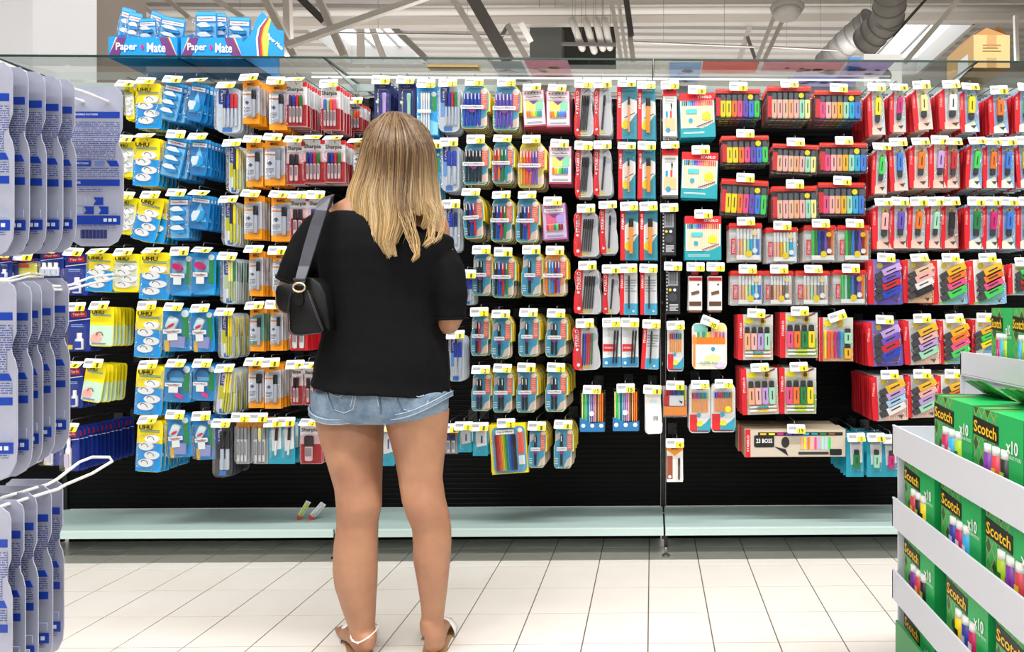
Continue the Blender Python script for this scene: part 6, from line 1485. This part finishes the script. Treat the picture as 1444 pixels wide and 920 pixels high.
def strand(path, r, root, tip, t0, t1, n=3, st=.58):
    o_ = len(vs); k = len(path); prev = Vector((1,0,0))
    for i, p in enumerate(path):
        a = path[max(i-1,0)]; c = path[min(i+1,k-1)]; d = (c-a).normalized(); u = prev-d*prev.dot(d)
        u = u.normalized() if u.length > 1e-4 else Vector((1,0,0)); prev = u; q = d.cross(u)
        f = i/(k-1); rr = r*(1-.75*max(0,(f-.7)/.3)); tt = t0+(t1-t0)*f; g = max(0,min(1,(tt-st+.2)/.5)); col = root.lerp(tip, g)
        for j in range(n):
            an = 2*PI*j/n; vs.append(p+u*math.cos(an)*rr+q*math.sin(an)*rr*.6); vc.append((*col, 1))
    for i in range(k-1):
        for j in range(n): fs.append((o_+i*n+j, o_+i*n+(j+1)%n, o_+(i+1)*n+(j+1)%n, o_+(i+1)*n+j))
rng = random.Random(3)
def tipmax(sx):
    """how far down the hair reaches across the back (sx -1 left .. 1 right)"""
    if sx < -.75: return .9
    if sx < -.3: return .96
    if sx < .12: return 1.0
    if sx < .30: return .92
    if sx < .66: return .72
    return .80
for k in range(2600):
    th = rng.uniform(-1.75, 1.75)
    if k > 1900: th = rng.gauss(-.25,.5)
    sx = math.sin(th) if abs(th) < PI/2 else math.copysign(1, th)
    te = tipmax(sx)*(1-.16*rng.random()**2)
    cl = noise.noise(Vector((th*4.0, 3.1, 0)))
    te *= 1+.07*cl
    off = rng.uniform(-.006,.007)+.004*noise.noise(Vector((th*9,0,5)))
    ph = rng.uniform(0,.5)+cl*2; sw = rng.uniform(-.06,.06); path = []
    N = 15; t0 = rng.uniform(0,.02)
    for i in range(N):
        t = t0+(te-t0)*i/(N-1); c = noise.noise(Vector((th*3.2, t*2.2, 1.7)))
        pinch = max(0,(t-.55))*(.9*noise.noise(Vector((round(th*5)/5*3,0,9))))
        th2 = th*(.55+.45*min(1,t*4)) if t < .25 else th
        th2 += .10*c + sw*t + pinch*.5
        if abs(th) > 1.2 and t > .55: th2 = math.copysign(min(abs(th2),1.55), th2)
        p = hair_at(t, th2, off+.004*math.sin(t*9+ph)); path.append(p)
    strand(path, rng.uniform(.0011,.0019), rng.choice(cols_root), rng.choice(cols_tip), t0, te, 3, .56+.22*math.exp(-((th-.15)/.25)**2)-(.14 if abs(th) > .85 else 0)+rng.uniform(-.1,.1)+.12*cl)  # brown runs lower right of the middle, shade painted into the strands
for lo in ([(604,285),(614,300),(608,318),(605,335),(598,345)],[(622,290),(625,308),(624,322),(619,334),(612,342)],[(580,300),(584,320),(589,342),(590,355),(582,368)],[(566,300),(576,330),(582,346),(588,358),(583,366)],[(600,290),(606,306),(611,322),(609,340),(600,348)]):
    for q in range(16):
        j = Vector((rng.gauss(0,.005), rng.uniform(-.006,.006), rng.gauss(0,.006)))
        path = []
        for i in range(13):
            f = i/12*(len(lo)-1); a = min(int(f), len(lo)-2); g = f-a
            px = lo[a][0]+(lo[a+1][0]-lo[a][0])*g; py = lo[a][1]+(lo[a+1][1]-lo[a][1])*g
            path.append(at(px, py, 1.885)+j*(1.1-.05*i)+Vector((.003*math.sin(i*.7+q), 0, 0)))
        strand(path, rng.uniform(.0006,.0011), rng.choice(cols_root), rng.choice(cols_tip), .65, .95)
me = bpy.data.meshes.new('hair'); me.from_pydata(vs, [], fs); me.materials.append(HM)
ca = me.color_attributes.new('tone', 'FLOAT_COLOR', 'POINT'); ca.data.foreach_set('color', [c for q in vc for c in q]); me.polygons.foreach_set('use_smooth', [True]*len(fs)); me.update()
hair = bpy.data.objects.new('hair', me); C.objects.link(hair); adopt(hair, woman); hair['label'] = 'shoulder length hair, brown roots and blond tips'; hair['kind'] = 'stuff'
b = MB(); scalp = []
for i in range(15):
    t = .01+.66*i/14; fr_ = [hair_at(t, -PI/2+PI*j/14, -.010) for j in range(15)]
    ymax = YH
    bk = [Vector((p.x*.98+hc.x*.02, min(YH+.085*math.sin(min(1,t*3)*PI/2)*math.sin(PI*(j+1)/8) if t < .22 else YH+.01, 2.13), p.z)) for j, p in enumerate([hair_at(t, PI/2-PI*(j+1)/8, -.010) for j in range(7)])]
    scalp.append(fr_+bk)
b.loft(scalp, '6f563e/m'); adopt(b.build('under_hair'), woman)

# shoulder bag
bag_root = empty('shoulder_bag', at(430, 440, 1.9), 'black leather shoulder bag with gold rings on her left side', 'bag')
def leather():
    m, nt, b = nodes_mat('black_leather'); b.inputs['Base Color'].default_value = hexc('060608'); b.inputs['Roughness'].default_value = .48; b.inputs['Specular IOR Level'].default_value = .3
    tc = add(nt, 'ShaderNodeTexCoord'); v = add(nt, 'ShaderNodeTexVoronoi', i_Scale=420.0); bp = add(nt, 'ShaderNodeBump', i_Strength=.35, i_Distance=.001)
    nt.links.new(tc.outputs['Object'], v.inputs['Vector']); nt.links.new(v.outputs[0], bp.inputs['Height']); nt.links.new(bp.outputs[0], b.inputs['Normal']); return m
LE = leather()
def extr(poly, Y0, Y1, mat, name, inset=0, label=None):
    c = Vector((sum(p[0] for p in poly)/len(poly), sum(p[1] for p in poly)/len(poly)))
    rings = []
    for Y, g in ((Y0,.90),(Y0+.006,1.0),(Y1-.02,1.0),(Y1,.9)):
        rings.append([Vector((X_(c.x,Y0)+(X_(x,Y0)-X_(c.x,Y0))*g, Y, Z_(c.y,Y0)+(Z_(y,Y0)-Z_(c.y,Y0))*g)) for x, y in poly])
    b = MB(); b.loft(rings, mat); o = b.build(name); adopt(o, bag_root); return o
gus = [(411,412),(433,409),(440,424),(449,448),(456,465),(452,470),(440,471),(424,473.5),(412,472),(407,466),(406,440),(408,420)]
extr([(418,396),(428,391),(440,392),(450,400),(458,415),(462,440),(464,465),(456,468),(412,470),(410,440),(411,412)], 1.872, 1.985, LE, 'bag_body')
extr([(387,411),(389,404),(396,401),(412,400),(424,400),(430,404),(430,420),(424,442),(400,442),(392,437),(388,428)], 1.878, 2.04, LE, 'front_flap')
extr(gus, 1.852, 1.90, LE, 'side_gusset')
b = MB(); b.tube([at(x,y,1.851) for x,y in gus], .0016, '26262b', 5, False, True); adopt(b.build('piping'), bag_root)
b = MB(); b.tube([at(433,410,1.85), at(441,432,1.849), at(451,458,1.85), at(455,466,1.852)], .0012, '3a3a40', 5); adopt(b.build('seam_line'), bag_root)
b = MB(); tabp = [(416,407),(427,407),(428,424),(426,430),(421,432),(417,429),(415,422)]; b.prism([(at(x,y,1.846).x, at(x,y,1.846).z) for x,y in tabp[::-1]], 1.846, 1.853, LE); o = b.build('strap_tab'); adopt(o, bag_root)
b = MB(); b.tube([at(421.5+8.6*math.cos(a*PI/10), 405.5+6.2*math.sin(a*PI/10), 1.842) for a in range(20)], .0027, 'e8cfa0/x', 8, False, True); o = adopt(b.build('gold_ring'), bag_root); o['label'] = 'pale gold ring'
sp_ = [(421,403,1.843,15),(424,393,1.85,15),(429,376,1.872,16),(437,348,1.885,17),(446,318,1.895,17),(453,297,1.90,17),(459,281,1.925,16),(463,277,1.96,15),(464,277,2.02,14),(462,284,2.08,13),(455,310,2.13,12),(440,360,2.15,12),(428,395,2.12,12),(424,404,2.06,12)]
rings = []
for i, (x, y, Y, wd) in enumerate(sp_):
    p = at(x,y,Y); a = at(*sp_[max(i-1,0)][:3]); c = at(*sp_[min(i+1,len(sp_)-1)][:3]); d = (c-a).normalized(); u = Vector((1,0,.28)); u = (u-d*u.dot(d)).normalized(); q = d.cross(u).normalized(); hw = wd/2*Y/FOC
    rings.append([p+u*hw+q*.0018, p-u*hw+q*.0018, p-u*hw-q*.0018, p+u*hw-q*.0018])
b = MB(); b.loft(rings, '44464e'); o = adopt(b.build('strap'), bag_root); o['label'] = 'charcoal grey strap'
for pl in o.data.polygons: pl.use_smooth = False
b = MB(); b.box(0,0.0001,0,.0001,0,.0001,LE) if 0 else b.tube([at(414,394,1.846), at(430,394,1.846)], .004, '3a3c43', 6); adopt(b.build('strap_fold'), bag_root)

# fallen packs on the base shelf
for k, (px, py, r_, c, w_) in enumerate(((420,716,.5,'b8c840',.02),(436,716,.7,'c9ccd2',.025))):
    p = at(px, 722, 2.78); t = empty('fallen_pack', (p.x, 2.78, ZS), ('small red and lime pen pack lying on the base shelf','small silvery pen pack leaning beside the lime one on the shelf')[k], 'pack', None, (0,r_,.3))
    b = MB(); b.box(-w_/2,w_/2,-.002,.0,0.004,.085,'d9dadd'); b.box(-w_/2,w_/2,-.0025,0,.004,.02,'c8342c'); b.build('card', t)
    b = MB(); b.tube([(0,-.008,.02),(0,-.008,.08)], .006, c, 8); b.build('pen', t)

def hanger(o, pts):
    b = MB()
    for p in pts: b.tube([Vector(p), Vector((p[0], p[1], CZ))], .003, '77726d', 6)
    h = b.build('hanger_rods'); h.parent = o; h.matrix_parent_inverse = o.matrix_world.inverted() if False else Matrix.Translation(-o.location)
for o in list(C.objects):
    n = o.name.split('.')[0]
    if o.parent: continue
    if n in ('duct_box','tube_bracket','sprinkler_pipe','vent_tube','roof_pipe','roof_beam'):
        bb = [Vector(c) for c in o.bound_box]; x0, x1 = min(c.x for c in bb), max(c.x for c in bb); y = sum(c.y for c in bb)/8; zt = max(c.z for c in bb)
        zs = {v.co.x: v.co.z for v in o.data.vertices}; 
        hanger(o, [(x, y, zs[min(zs, key=lambda q: abs(q-x))]) for x in (x0+(x1-x0)*.25, x0+(x1-x0)*.75)])
    elif n == 'spiral_duct':
        hanger(o, [o.location+Vector((0,0,-.1))])
